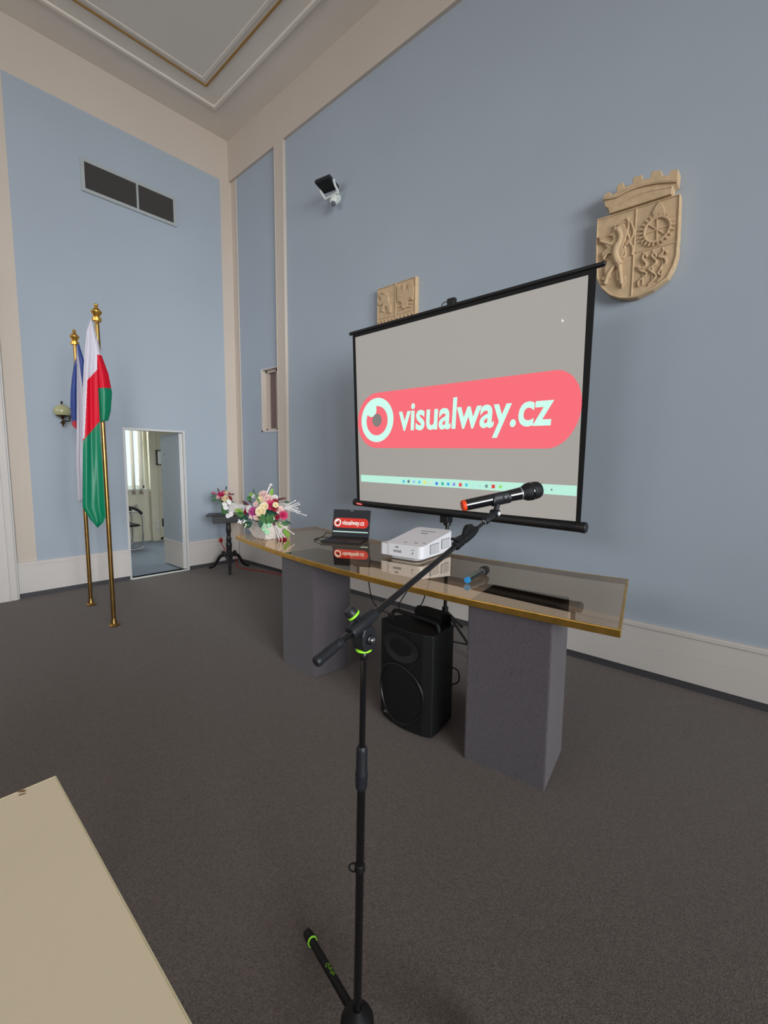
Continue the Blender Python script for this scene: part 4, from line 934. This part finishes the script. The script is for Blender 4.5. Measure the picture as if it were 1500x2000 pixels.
b = MB(); b.lathe([(0.0098, 0), (0.0125, 0.003), (0.0125, 0.016), (0.0098, 0.019)], mp(0.513), (0,0,1), 'black_matte', 20)
b.tube([mp(0.522)+(-right)*0.010+V(right.x*0.011*math.cos(a)*-1, right.y*0.011*math.cos(a)*-1, 0.011*math.sin(a)) - right*0.004 for a in [2*math.pi*k/14 for k in range(14)]], 0.0022, 'black_matte', 6, closed=True); b.build('cable_clip', st)
b = MB(); b.lathe([(0.0075, -0.02), (0.0105, -0.016), (0.0105, -0.004), (0.009, -0.002), (0.0125, 0.0)], mp(1.043), (0,0,1), 'black', 20); b.build('thread_collar', st)
b = MB(); b.lathe([(0.0158, 0), (0.0175, 0.001), (0.0178, 0.004), (0.0165, 0.006)], mp(1.043), (0,0,1), 'lime', 28); b.build('lime_ring', st)
# tilt head
Pc, D = V(-0.655, 0.655, 1.107), V(0.006, 0.944, 0.329).normalized()
bm_ = lambda t: Pc+D*t
hz = V(D.x, D.y, 0).normalized(); sd = hz.cross(V(0,0,1)).normalized()
hc = mp(1.077)
def hprism(b, poly, w0, w1, m, c=hc): b.prism(poly, lambda p: c+hz*p[0]+V(0,0,p[1])+sd*w0, lambda p: c+hz*p[0]+V(0,0,p[1])+sd*w1, m)
b = MB(); hprism(b, [(-0.016,-0.029),(0.016,-0.029),(0.021,-0.012),(0.021,0.010),(0.014,0.024),(-0.014,0.024),(-0.021,0.008),(-0.021,-0.012)], -0.0185, 0.0185, 'grey_plastic'); b.build('tilt_head', st, bevel=0.004, seg=3)
for s_ in (-1, 1):
    b = MB(); b.lathe([(0.011, 0), (0.011, 0.004), (0.007, 0.007)], hc+sd*s_*0.0185+V(0,0,-0.004), sd*s_, 'black', 20); b.lathe([(0.0062, 0.006), (0.0058, 0.010), (0.002, 0.0125)], hc+sd*s_*0.0185+V(0,0,-0.004), sd*s_, 'chrome', 14); b.build('pivot_bolt', st)
b = MB(); b.lathe([(0.0135, -0.030), (0.0145, -0.026), (0.0145, 0.026), (0.0125, 0.034), (0.0125, 0.044), (0.0105, 0.050)], Pc, D, 'grey_plastic', 22); b.build('boom_sleeve', st)
kb = Pc-right*0.006+V(0,0,0.014)
kd = (V(0,0,1)*0.75-right*0.62-fwd*0.1).normalized()
b = MB(); b.lathe([(0.006, 0), (0.008, 0.006), (0.0125, 0.010), (0.0135, 0.014), (0.0135, 0.028), (0.011, 0.032)], kb-kd*0.002, kd, 'grey_plastic', 20); b.build('locking_knob', st)
b = MB(); b.lathe([(0.0135, 0.0115), (0.0147, 0.0125), (0.0147, 0.0155), (0.0135, 0.0165)], kb-kd*0.002, kd, 'lime', 26); b.build('lime_ring', st)
# boom
b = MB(); b.cyl(bm_(-0.075), bm_(0.42), 0.0072, None, 'black_gloss', 20); b.build('boom_tube', st)
b = MB(); b.lathe([(0.0095, 0), (0.0115, 0.003), (0.0115, 0.010), (0.0108, 0.014), (0.0108, 0.052), (0.0100, 0.056), (0.0108, 0.060), (0.0105, 0.070), (0.0075, 0.074)], bm_(-0.128), D, 'grey_plastic', 22); b.build('counter_grip', st)
b = MB(); b.lathe([(0.0078, 0), (0.0125, 0.004), (0.0128, 0.016), (0.0112, 0.020), (0.0125, 0.026), (0.0125, 0.032), (0.0112, 0.036), (0.0125, 0.042), (0.0135, 0.055), (0.0130, 0.085), (0.0098, 0.11), (0.0062, 0.118)], bm_(0.375), D, 'black_matte', 22); b.build('boom_clutch', st)
bu = (V(0,0,1)-D*D.z).normalized()
bs = D.cross(bu)
def bprism(b, poly, t0, w, m): b.prism(poly, lambda p: bm_(t0+p[0])+bu*p[1]-bs*w, lambda p: bm_(t0+p[0])+bu*p[1]+bs*w, m)
b = MB(); bprism(b, [(0.085,0.004),(0.090,0.014),(0.080,0.026),(0.062,0.031),(0.050,0.027),(0.038,0.014),(0.004,0.020),(-0.012,0.028),(-0.016,0.024),(0.0,0.011),(0.034,0.004)], 0.385, 0.0065, 'black_matte'); b.build('clamp_lever', st, bevel=0.002)
b = MB(); b.cyl(bm_(0.48), bm_(0.548), 0.0052, None, 'black_gloss', 16); b.cyl(bm_(0.530), bm_(0.536), 0.0066, None, 'chrome', 16); b.build('boom_extension', st)
cp = bm_(0.600)
b = MB(); b.lathe([(0.0085, 0), (0.0105, 0.003), (0.0105, 0.040), (0.0095, 0.060)], bm_(0.540), D, 'grey_plastic', 18); b.build('clip_socket', st)
b = MB(); b.cyl(cp-bs*0.0125, cp+bs*0.0125, 0.0115, None, 'grey_plastic', 20)
for s_ in (-1, 1): b.lathe([(0.0062, 0), (0.0058, 0.003), (0.003, 0.004)], cp+bs*s_*0.0125, bs*s_, 'window_white', 16)
b.build('clip_joint', st)
b = MB(); w_ = mc-cp
b.tube([cp, cp+w_*0.55], 0.0085, 'grey_plastic', 10); b.build('clip_neck', st)
b = MB(); ref = (cp-mc).normalized(); ref = (ref-ma*ref.dot(ma)).normalized(); bi = ma.cross(ref)
vs, fs = [], []; NA = 22; stn = [(-0.026, 0.6), (-0.018, 0.95), (0.0, 1.0), (0.022, 0.95), (0.030, 0.6)]
for t_, k_ in stn:
    for rad in (0.0180, 0.0212):
        for i in range(NA+1):
            a = -math.radians(132*k_)+2*math.radians(132*k_)*i/NA
            vs.append(mc+ma*t_+(ref*math.cos(a)+bi*math.sin(a))*rad)
R_ = NA+1
for s_ in range(len(stn)-1):
    for i in range(NA):
        for ly in (0, 1):
            a0 = (s_*2+ly)*R_+i; a1 = ((s_+1)*2+ly)*R_+i
            fs.append((a0, a0+1, a1+1, a1))
    for e in (0, NA):
        fs.append(((s_*2)*R_+e, (s_*2+1)*R_+e, ((s_+1)*2+1)*R_+e, ((s_+1)*2)*R_+e))
for s_ in (0, len(stn)-1):
    for i in range(NA): fs.append(((s_*2)*R_+i, (s_*2)*R_+i+1, (s_*2+1)*R_+i+1, (s_*2+1)*R_+i))
b.add(vs, fs, 'grey_plastic', True); b.build('microphone_clip', st)
# legs
for k, (a, Lr) in enumerate(((162.6, 0.335), (282.6, 0.335), (42.6, 0.335))):
    dx, dy = math.cos(math.radians(a)), math.sin(math.radians(a))
    P = lambda r, z: V(bx+dx*r, by+dy*r, z)
    p0, p1 = P(0.03, 0.112 if k == 0 else 0.088), P(Lr-0.035, 0.028)
    b = MB(); b.cyl(p0, p1, 0.0105, None, 'black_matte', 18); lg = b.build('leg', st)
    dd = (p1-p0).normalized()
    b = MB(); b.lathe([(0.011, -0.006), (0.0135, 0.0), (0.0140, 0.022), (0.012, 0.040), (0.006, 0.044)], p1-dd*0.004, dd, 'black_matte', 18); b.build('rubber_foot', lg)
    b = MB(); b.lathe([(0.0128, 0), (0.0144, 0.001), (0.0144, 0.0035), (0.0128, 0.0045)], p1-dd*0.010, dd, 'lime', 24); b.build('lime_ring', lg)
    if k == 0:
        vs, fs = text_mesh('Gravity', 0.0)
        tw = max(v.x for v in vs); th = 0.0138
        upn = (V(0,0,1)-dd*dd.z).normalized(); sdn = dd.cross(upn)
        b = MB(); mid = p0+(p1-p0)*0.38
        out = []
        for v in vs:
            s_ = v.x/tw*0.050; h_ = (v.y-0.33)*0.018; ang = h_/0.0108
            out.append(mid+dd*(0.05-s_)*1.0+(upn*math.cos(ang)-sdn*math.sin(ang))*0.01085)
        b.add(out, fs, 'lime'); b.build('lettering', lg)

# ================================================================ loudspeaker under the table
spk = thing('loudspeaker', (-1.50, 1.95, 0), 'black portable loudspeaker on the floor between the two table pedestals', 'speaker')
sx0, sy0 = V(-1.682, 1.822, 0), V(-1.300, 1.800, 0)
spx = (sy0-sx0).normalized(); spy = V(-spx.y, spx.x, 0)
MS = Matrix((spx, spy, V(0,0,1))).transposed().to_4x4(); MS.translation = sx0
ws, ds, hs = 0.385, 0.29, 0.60
plan = [(0.0, 0.03), (0.05, 0.004), (0.12, -0.012), (0.19, -0.018), (0.26, -0.012), (0.335, 0.004), (ws, 0.03), (ws-0.008, 0.10), (ws-0.05, ds-0.02), (ws-0.09, ds), (0.09, ds), (0.05, ds-0.02), (0.008, 0.10)]
b = MB(); b.prism(plan, lambda p: MS @ V(p[0], p[1], 0.012), lambda p: MS @ V(p[0], p[1], hs-0.03 if p[1] < 0.15 else hs-0.045), 'black_matte'); b.build('cabinet', spk, bevel=0.014, seg=3)
b = MB(); b.prism([(0.10, ds-0.09), (ws-0.10, ds-0.09), (ws-0.06, ds-0.025), (ws-0.10, ds), (0.10, ds), (0.06, ds-0.025)], lambda p: MS @ V(p[0], p[1], hs-0.06), lambda p: MS @ V(p[0], p[1], hs+0.012), 'black_matte'); b.build('rear_cap', spk, bevel=0.012)
b = MB(); b.tube(crom([MS @ V(0.02, 0.10, hs-0.05), MS @ V(0.03, 0.10, hs+0.0), MS @ V(0.08, 0.10, hs+0.012), MS @ V(ws-0.08, 0.10, hs+0.012), MS @ V(ws-0.03, 0.10, hs+0.0), MS @ V(ws-0.02, 0.10, hs-0.05)], 4), 0.011, 'black_matte', 8); b.build('top_handle', spk)
def fy(x): return -0.018+0.9*((x-ws/2)**2)
def ell(cx, cz, rx, rz, d, n=36): return [MS @ V(cx+rx*math.cos(2*math.pi*k/n), fy(cx+rx*math.cos(2*math.pi*k/n))-d, cz+rz*math.sin(2*math.pi*k/n)) for k in range(n)]
b = MB(); e0 = ell(0.19, 0.465, 0.128, 0.078, 0.006); e1 = ell(0.19, 0.465, 0.104, 0.058, 0.003); e2 = ell(0.195, 0.468, 0.022, 0.016, -0.012)
n = 36; b.add(e0+e1+e2, [(k, (k+1) % n, n+(k+1) % n, n+k) for k in range(n)]+[(n+k, n+(k+1) % n, 2*n+(k+1) % n, 2*n+k) for k in range(n)]+[tuple(2*n+k for k in range(n))], 'horn', True); b.build('horn', spk)
b = MB(); b.tube(ell(0.19, 0.205, 0.158, 0.165, 0.004), 0.007, 'black', 8, closed=True); b.build('woofer_ring', spk)
b = MB(); e0 = ell(0.19, 0.205, 0.154, 0.160, 0.003); b.add(e0+[MS @ V(0.19, -0.030, 0.205)], [(k, (k+1) % n, n) for k in range(n)], 'mic_grille', True); b.build('woofer_grille', spk)
b = MB(); b.box((0.075, fy(0.09)-0.010, 0.055), (0.115, fy(0.09)-0.004, 0.065), 'alu', MS); b.build('badge', spk, bevel=0.002)
for x in (0.10, ws-0.10):
    b = MB(); b.cyl(MS @ V(x-0.012, ds-0.005, 0.032), MS @ V(x+0.012, ds-0.005, 0.032), 0.032, None, 'black', 18); b.build('wheel', spk)
for x in (0.06, ws-0.06):
    b = MB(); b.cyl(MS @ V(x, 0.05, 0), MS @ V(x, 0.05, 0.016), 0.014, None, 'black', 12); b.build('foot', spk)
b = MB(); b.box((0.052, 0.03, hs-0.035), (0.080, 0.055, hs+0.008), 'black', MS); b.build('jack_plug', spk)
b = MB(); b.tube(crom([MS @ V(ws-0.03, 0.20, 0.35), MS @ V(ws+0.02, 0.22, 0.33), MS @ V(ws+0.025, 0.22, 0.27), MS @ V(ws-0.02, 0.20, 0.24)], 5), 0.004, 'cable', 6); b.build('side_cable', spk)

# cables hanging between table and loudspeaker
def cable(pts, r, label, m='cable', name='cable', cat='cable', group=None):
    b = MB(); b.tube(crom(pts, 7), r, m, 6); return tag(b.build(name), label, cat, group)
cable([(-2.12, 2.22, TZ-0.012), (-2.10, 2.18, 0.68), (-1.95, 2.05, 0.60), (-1.75, 1.90, 0.60), MS @ V(0.066, 0.042, hs+0.006)], 0.0035, 'black cable curving from the table to the front plug of the loudspeaker')
cable([(-1.72, 2.30, TZ-0.012), (-1.73, 2.20, 0.70), (-1.725, 2.06, hs-0.012+0.0), (-1.66, 2.02, hs-0.035)], 0.0035, 'black cable hanging straight down behind the loudspeaker, leftmost of the close pair')
cable([(-1.66, 2.30, TZ-0.012), (-1.63, 2.24, 0.72), (-1.585, 2.12, hs+0.03), (-1.575, 2.075, hs+0.012)], 0.0035, 'black cable bowing into the raised rear of the loudspeaker')

# ================================================================ foreground table
ft = thing('foreground_table', (-0.5, -0.15, 0), 'cream laminate tabletop with small chipped mark, filling the lower left corner of the photo', 'table')
b = MB(); b.box((-1.166, -0.50, 0.726), (0.25, 0.207, 0.7495), 'cream_top'); b.build('tabletop', ft, bevel=0.0012)
b = MB(); b.box((-1.1675, -0.50, 0.727), (-1.166, 0.2085, 0.7500), 'cream_edge'); b.box((-1.1675, 0.207, 0.727), (0.25, 0.2085, 0.7500), 'cream_edge'); b.build('edge_band', ft)
b = MB(); b.add([(-1.1668, 0.140, 0.7502), (-1.1655, 0.150, 0.7502), (-1.158, 0.155, 0.7502), (-1.156, 0.150, 0.7502), (-1.162, 0.143, 0.7502)], [(0,1,2,3,4)], 'chip'); b.add([(-1.154, 0.142, 0.7502), (-1.150, 0.152, 0.7502), (-1.147, 0.152, 0.7502), (-1.150, 0.140, 0.7502)], [(0,1,2,3)], 'chip'); b.build('chipped_mark', ft)
for (x, y) in ((-1.05, -0.40), (-1.05, 0.10), (0.15, 0.10), (0.15, -0.40)):
    b = MB(); b.box((x-0.02, y-0.02, 0), (x+0.02, y+0.02, 0.726), 'alu'); b.build('leg', ft)

# ================================================================ side table in the corner
SC = V(-5.50, 3.02, 0); fv = V(0.88, -0.47, 0); rv = V(0.47, 0.88, 0)
sdt = thing('side_table', SC, 'small black wooden pedestal table with three curved legs in the room corner', 'table')
MT = Matrix((rv, -fv, V(0,0,1))).transposed().to_4x4(); MT.translation = SC     # local y points away from the viewer
b = MB(); b.prism([(-0.27,-0.16),(0.27,-0.16),(0.29,-0.10),(0.29,0.10),(0.25,0.14),(-0.25,0.14)], lambda p: MT @ V(p[0], p[1], 0.752), lambda p: MT @ V(p[0], p[1], 0.772), 'wood_black'); b.build('tabletop', sdt, bevel=0.006)
b = MB(); b.box((-0.19, -0.13, 0.662), (0.22, 0.10, 0.752), 'wood_black', MT); b.build('apron', sdt, bevel=0.004)
b = MB(); b.lathe([(0.020, 0.14), (0.044, 0.16), (0.046, 0.20), (0.036, 0.24), (0.034, 0.30), (0.040, 0.34), (0.036, 0.385), (0.026, 0.40), (0.034, 0.415), (0.034, 0.44), (0.026, 0.46), (0.024, 0.50), (0.034, 0.545), (0.030, 0.59), (0.024, 0.615), (0.030, 0.625), (0.026, 0.64), (0.024, 0.665)], SC, (0,0,1), 'wood_black', 24); b.build('column', sdt)
for a in (0, 120, 240):
    c, s = math.cos(math.radians(a)), math.sin(math.radians(a)); dr = fv*c+rv*s
    P = lambda r, z: SC+dr*r+V(0,0,z)
    b = MB(); b.tube(crom([P(0.01, 0.19), P(0.07, 0.215), P(0.13, 0.19), P(0.18, 0.12), P(0.23, 0.055), P(0.275, 0.035), P(0.29, 0.018)], 6), 0.023, 'wood_black', 10, taper=lambda t: 1.15-0.45*t)
    b.tube(crom([P(0.03, 0.20), P(0.065, 0.245), P(0.085, 0.255), P(0.095, 0.235)], 5), 0.013, 'wood_black', 8); b.sphere(P(0.088, 0.245), 0.022, 'wood_black', 10, 8)
    b.build('leg', sdt)

# ================================================================ flowers
def blade(b, base, d, L, w, m, bend=0.2, up=V(0,0,1), n=6):
    """a pointed leaf or petal with a folded mid rib"""
    base = Vector(base); d = Vector(d).normalized(); s = d.cross(up)
    if s.length < 1e-3: s = V(1,0,0)
    s.normalize(); nn = s.cross(d)
    vs, fs = [], []
    for i in range(n+1):
        t = i/n; wd = w*math.sin(math.pi*min(1, t*0.96+0.04))**0.8*0.5
        c = base+d*L*t+nn*(-bend*L*t*t)
        vs += [c-s*wd+nn*wd*0.25, c-nn*0.0008, c+s*wd+nn*wd*0.25]
    for i in range(n):
        for j in range(2): fs.append((i*3+j, i*3+j+1, (i+1)*3+j+1, (i+1)*3+j))
    b.add(vs, fs, m, True)
def bloom(b, c, r, m, face, petals=14, rings=4):
    """layered cup of petals facing 'face'"""
    c = Vector(c); f = Vector(face).normalized(); u = f.orthogonal().normalized(); w = f.cross(u)
    b.sphere(c-f*r*0.15, r*0.42, m, 10, 6)
    for k in range(rings):
        rr_ = r*(0.28+0.24*k); npt = 4+k*2; op = 0.25+0.32*k
        for j in range(npt):
            a = 2*math.pi*(j+0.5*(k % 2))/npt+0.2*k
            rad = u*math.cos(a)+w*math.sin(a); tn = f.cross(rad)
            vs, fs = [], []; nu_, nv = 4, 4
            for i in range(nv+1):
                t = i/nv
                for q in range(nu_+1):
                    x = (q/nu_-0.5)*2
                    wd = rr_*0.85*math.sin(math.pi*(0.18+0.62*t))
                    out_ = rr_*(0.15+0.75*math.sin(t*1.5)*min(1, op))+0.12*rr_*t*t*k
                    h = r*(-0.45+0.95*t*(1-0.22*k))-0.16*r*x*x*t
                    vs.append(c+rad*(out_-0.18*rr_*x*x)+f*h+tn*(x*wd))
            for i in range(nv):
                for q in range(nu_): fs.append((i*(nu_+1)+q, i*(nu_+1)+q+1, (i+1)*(nu_+1)+q+1, (i+1)*(nu_+1)+q))
            b.add(vs, fs, m, True)
BC = V(-3.225, 2.128, TZ)
fr_ = V(0.742, 0.670, 0); ff = V(0.670, -0.742, 0)   # to the right / towards the viewer
def FA(X, Y, d=0.0): return V(BC.x, BC.y, 0)+fr_*((X/8.333+440-524)/240)+ff*d+V(0,0, 0.95+(1017-(Y/8.333+930))/226)
fa = thing('flower_arrangement', BC, 'large artificial bouquet in white woven basket at left end of the glass table', 'flower arrangement')
# basket: flared square body wrapped in wavy strands
b = MB()
secs = [(0.082, 0.072, 0.001), (0.098, 0.088, 0.030), (0.118, 0.106, 0.075), (0.122, 0.110, 0.105), (0.112, 0.100, 0.140)]
def bsec(z):
    for i in range(len(secs)-1):
        if secs[i][2] <= z <= secs[i+1][2]:
            t = (z-secs[i][2])/(secs[i+1][2]-secs[i][2]); return lerp(secs[i][0], secs[i+1][0], t), lerp(secs[i][1], secs[i+1][1], t)
    return secs[-1][:2]
vs, fs = [], []
for hx, hy, z in secs: vs += [BC+V(-hx,-hy,z), BC+V(hx,-hy,z), BC+V(hx,hy,z), BC+V(-hx,hy,z)]
for i in range(len(secs)-1):
    for k in range(4): fs.append((i*4+k, i*4+(k+1) % 4, (i+1)*4+(k+1) % 4, (i+1)*4+k))
fs.append((3,2,1,0)); fs.append(tuple((len(secs)-1)*4+k for k in range(4))); b.add(vs, fs, 'basket')
for i in range(11):
    z = 0.007+i*0.0125; hx, hy = bsec(z); pts = []
    cs = [(-hx,-hy),(hx,-hy),(hx,hy),(-hx,hy)]
    for k in range(4):
        a_, c_ = cs[k], cs[(k+1) % 4]
        for j in range(10):
            t = j/10; wv = 0.0035*math.sin(j*1.9+i*2.1+k)
            pts.append(BC+V(lerp(a_[0], c_[0], t), lerp(a_[1], c_[1], t), z+wv))
    b.tube(pts, 0.0058, 'basket', 6, closed=True)
b.build('basket', fa)
b = MB(); b.sphere(FA(680, 620, 0), 0.085, 'leaf_dark', 16, 10, (1.35, 1.2, 0.9)); b.build('foam_core', fa)
fwdv = (ff+V(0,0,0.35))
FL = [(650,520,0.13,0.036,'rose_cream'),(690,450,0.10,0.030,'rose_cream'),(505,540,0.10,0.034,'magenta'),(800,430,0.08,0.036,'rose_pink'),(870,480,0.09,0.024,'rose_red'),(1010,585,0.09,0.029,'rose_pink'),
      (945,510,0.08,0.028,'rose_blush'),(885,425,0.10,0.020,'rose_cream'),(720,335,0.05,0.036,'rose_blush'),(640,260,0.03,0.028,'rose_blush'),(835,320,0.02,0.022,'petal_white'),(490,300,0.03,0.018,'petal_white'),
      (600,350,0.06,0.026,'rose_cream'),(420,500,0.06,0.026,'petal_white'),(375,480,0.02,0.022,'rose_blush'),(350,545,0.04,0.018,'rose_red'),(900,620,0.09,0.018,'rose_red'),(560,620,0.12,0.016,'rose_blush'),(1010,850,0.04,0.012,'rose_red'),(540,420,0.07,0.020,'rose_blush'),(850,380,0.05,0.022,'rose_red')]
for (X, Y, d, r, m_) in FL:
    b = MB(); c = FA(X, Y, d); bloom(b, c, r, m_, (c-FA(690, 700, -0.05))*1.0+ff*0.15); b.build('bloom', fa)
b = MB(); bloom(b, FA(960, 1000, 0.11)+V(0,0,0.012), 0.022, 'rose_red', (0.3,-0.2,0.2)); bloom(b, FA(1030, 985, 0.10)+V(0,0,0.012), 0.018, 'rose_red', (0.5,0.1,0.2)); b.build('bloom', fa)
# leaves
rnd = random.Random(3)
LV = [(500,700,0.10,'leaf_dark',(-1,0.15,-0.5),0.085,0.06),(430,640,0.07,'leaf_dark',(-1,0.1,-0.3),0.08,0.05),(330,600,0.03,'leaf',(-1,0,0.1),0.075,0.045),(300,560,0.02,'leaf_lime',(-1,0.1,0.25),0.07,0.045),
      (700,560,0.15,'leaf',(0.1,0.5,-1),0.075,0.05),(680,640,0.16,'leaf_dark',(-0.1,0.5,-1),0.07,0.045),(770,560,0.13,'leaf',(0.3,0.3,-1),0.09,0.045),(830,560,0.11,'leaf',(0.2,0.2,-1),0.08,0.04),(740,660,0.14,'leaf',(0.0,0.3,-1),0.07,0.045),
      (750,320,0.0,'leaf_lime',(0.25,0,1),0.075,0.035),(640,450,0.08,'leaf',(-0.5,0.1,1),0.135,0.014),(460,330,0.0,'leaf_lime',(-0.5,0,0.7),0.05,0.035),(560,330,0.0,'leaf_lime',(0.2,0,1),0.05,0.03),
      (900,350,0.0,'leaf_burg',(1,0,0.1),0.06,0.018),(820,360,0.0,'leaf_burg',(1,0,0.05),0.07,0.02),(460,690,0.08,'leaf_burg',(-0.4,0.2,-1),0.06,0.04),(400,450,0.02,'leaf_burg',(-1,0,0.6),0.07,0.02),(440,420,0.0,'leaf_burg',(-1,0,0.9),0.06,0.018),
      (820,680,0.10,'leaf_burg',(0.7,0.2,-0.8),0.06,0.03),(900,700,0.08,'leaf_lime',(0.5,0.2,-0.6),0.06,0.03),(960,700,0.06,'leaf',(0.8,0,-0.5),0.06,0.03),(1000,690,0.02,'leaf_dark',(0.9,0,-0.6),0.06,0.025),(980,400,0.0,'leaf_dark',(1,0,0.0),0.045,0.02),
      (480,300,-0.02,'leaf_dark',(-0.3,0,1),0.06,0.012),(420,340,-0.02,'leaf_dark',(-1,0,0.2),0.03,0.02),(340,450,-0.01,'leaf_dark',(-1,0,0.3),0.03,0.018),(430,380,0.0,'leaf',(-0.8,0,0.6),0.05,0.03),(1010,800,0.06,'leaf_lime',(0.1,0.1,-1),0.055,0.035),(1050,860,0.04,'leaf_lime',(0.0,0,-1),0.05,0.035)]
for (X, Y, d, m_, dr, L, w) in LV:
    b = MB(); blade(b, FA(X, Y, d), fr_*dr[0]+ff*dr[1]+V(0,0,dr[2]), L, w, m_, 0.15, up=ff); b.build('leaf', fa)
for (X, Y) in ((720,790),(800,735),(770,835),(700,720)):
    b = MB(); c = FA(X, Y, 0.155)
    b.lathe([(0.001, 0.002), (0.008, 0.0), (0.016, 0.004), (0.020, 0.010)], c, ff+V(0.1,0,0.3), 'leaf_mint', 14); b.build('leaf', fa)
# small white filler blossoms low on the left, petals
for (X, Y, m_) in ((300,690,'petal_white'),(385,690,'petal_white'),(410,760,'rose_cream'),(600,650,'rose_cream'),(480,615,'rose_blush')):
    b = MB(); c = FA(X, Y, 0.10)
    for k in range(4):
        a = k*1.57+0.4; blade(b, c, fr_*math.cos(a)+V(0,0,math.sin(a)*0.8)+ff*0.3, 0.024, 0.013, m_, 0.1, up=ff)
    b.build('petal', fa)
# white pearl-tipped sprays
SPR = [((1000,480,0.05),(1175,372,0.02)),((1010,490,0.05),(1225,405,0.02)),((1020,500,0.04),(1232,436,0.0)),((1000,480,0.05),(1245,545,0.02)),((1010,500,0.05),(1350,602,0.03)),((920,720,0.1),(1155,886,0.06)),((880,720,0.12),(1018,925,0.09)),
       ((890,740,0.12),(985,970,0.10)),((870,740,0.12),(940,975,0.11)),((860,600,0.13),(875,640,0.14)),((700,260,0.02),(760,130,0.0))]
for p0, p1 in SPR:
    a_, c_ = FA(*p0), FA(*p1); big = (p1[1] == 130)
    b = MB(); b.tube([a_, (a_+c_)/2+V(0,0,0.004), c_], 0.006 if big else 0.0030, 'petal_white', 6); b.sphere(c_, 0.016 if big else 0.0065, 'petal_white', 10, 6, (1,1,0.7) if big else (1,1,1)); b.build('pearl_spray', fa)
# gauzy ribbons
def gauze(pts, w0, w1, name='tulle_ribbon'):
    b = MB(); P_ = crom(pts, 6); vs, fs = [], []
    for i, p in enumerate(P_):
        t = i/(len(P_)-1); w = lerp(w0, w1, t)
        for q in range(5):
            x = (q/4-0.5); vs.append(p+V(0,0,1)*x*w+ff*0.012*math.sin(q*2+t*9))
    for i in range(len(P_)-1):
        for q in range(4): fs.append((i*5+q, i*5+q+1, (i+1)*5+q+1, (i+1)*5+q))
    b.add(vs, fs, 'tulle', True); b.build(name, fa)
gauze([FA(420,500,0.0), FA(300,500,0.0), FA(160,490,-0.01), FA(60,500,-0.01)], 0.03, 0.10)
gauze([FA(120,470,0.0), FA(70,520,0.0), FA(60,590,0.01)], 0.07, 0.03)
gauze([FA(900,450,0.02), FA(1000,450,0.02), FA(1120,490,0.01), FA(1220,540,0.01)], 0.03, 0.055)
gauze([FA(880,730,0.10), FA(920,830,0.10), FA(935,960,0.10)], 0.02, 0.02)
for (X, Y) in ((90,440), (50,500), (70,590), (110,560), (30,460)):
    b = MB(); c = FA(X, Y, 0.0); blade(b, c, fr_*(-0.3+0.01*(X-70)/2)+V(0,0,0.004*(510-Y)), 0.05, 0.04, 'petal_white', 0.1, up=ff); b.build('petal', fa)

# small bouquet in green vase on the side table
VC = SC+rv*(-0.042)+fv*0.02+V(0,0,0.772)
vr = V(0.47, 0.88, 0); vf = fv
bq = thing('vase_bouquet', VC, 'small pink and cream bouquet in green vase on the corner side table', 'vase')
b = MB(); b.lathe([(0.036, 0), (0.040, 0.004), (0.041, 0.155), (0.040, 0.158), (0.034, 0.156)], VC, (0,0,1), 'vase_green', 24); b.build('vase', bq)
def FB(X, Y, d=0.0): return VC+vr*((X-590)/10/148)+vf*d+V(0,0,(688-Y)/10/146)
for (X, Y, d, r, m_) in ((610,380,0.06,0.040,'rose_cream'),(620,275,0.03,0.030,'rose_cream'),(540,300,0.05,0.036,'rose_pink'),(480,350,0.05,0.028,'rose_blush'),(500,290,0.02,0.026,'rose_pink'),(690,380,0.04,0.034,'rose_red'),(680,290,0.0,0.026,'rose_pink'),(670,240,0.0,0.016,'petal_white'),(590,250,0.0,0.024,'rose_pink'),(560,380,0.05,0.024,'rose_red')):
    b = MB(); c = FB(X, Y, d); bloom(b, c, r, m_, (c-FB(590, 480))+vf*0.05); b.build('bloom', bq)
for (X, Y, dx, dz, L, m_) in ((460,330,-1,0.25,0.09,'leaf_dark'),(450,360,-1,0.05,0.08,'leaf_dark'),(470,400,-1,-0.4,0.08,'leaf_dark'),(520,420,-0.5,-1,0.05,'leaf'),(500,270,-0.3,1,0.06,'leaf_burg'),(450,300,-1,0.4,0.07,'rose_pink'),(620,230,0.2,1,0.06,'leaf_dark'),(680,420,0.6,-1,0.06,'leaf_dark'),(700,440,1,-0.5,0.06,'leaf_dark'),(470,380,-1,-0.2,0.08,'leaf'),(710,320,1,0.3,0.05,'leaf_burg'),(590,450,0,-1,0.04,'leaf')):
    b = MB(); blade(b, FB(X, Y, 0.04), vr*dx+V(0,0,dz)+vf*0.1, L, 0.022, m_, 0.1, up=vf); b.build('leaf', bq)
b = MB(); b.sphere(FB(590, 400, 0.0), 0.05, 'leaf_dark', 12, 8, (1.1,1.1,0.9)); b.build('greenery', bq)

# red cable with its plug on the left base board
rc = thing('red_cable', (XW+0.05, 3.11, 0), 'red cable with red plug by the left base board, trailing behind the side table', 'cable')
b = MB(); b.sphere((XW+0.045, 3.115, 0.355), 0.030, 'red_wire', 14, 8, (0.8, 0.9, 1.2)); b.build('plug', rc)
b = MB(); b.tube(crom([(XW+0.05, 3.115, 0.33), (XW+0.06, 3.14, 0.26), (XW+0.10, 3.17, 0.20), (XW+0.2, 3.21, 0.17), (-5.66, 3.20, 0.13), (-5.58, 3.19, 0.012), (-5.40, 3.22, 0.006), (-5.24, 3.26, 0.006), (-4.95, 3.33, 0.006), (-4.6, 3.36, 0.006)], 6), 0.006, 'red_wire', 8); b.build('cord', rc)
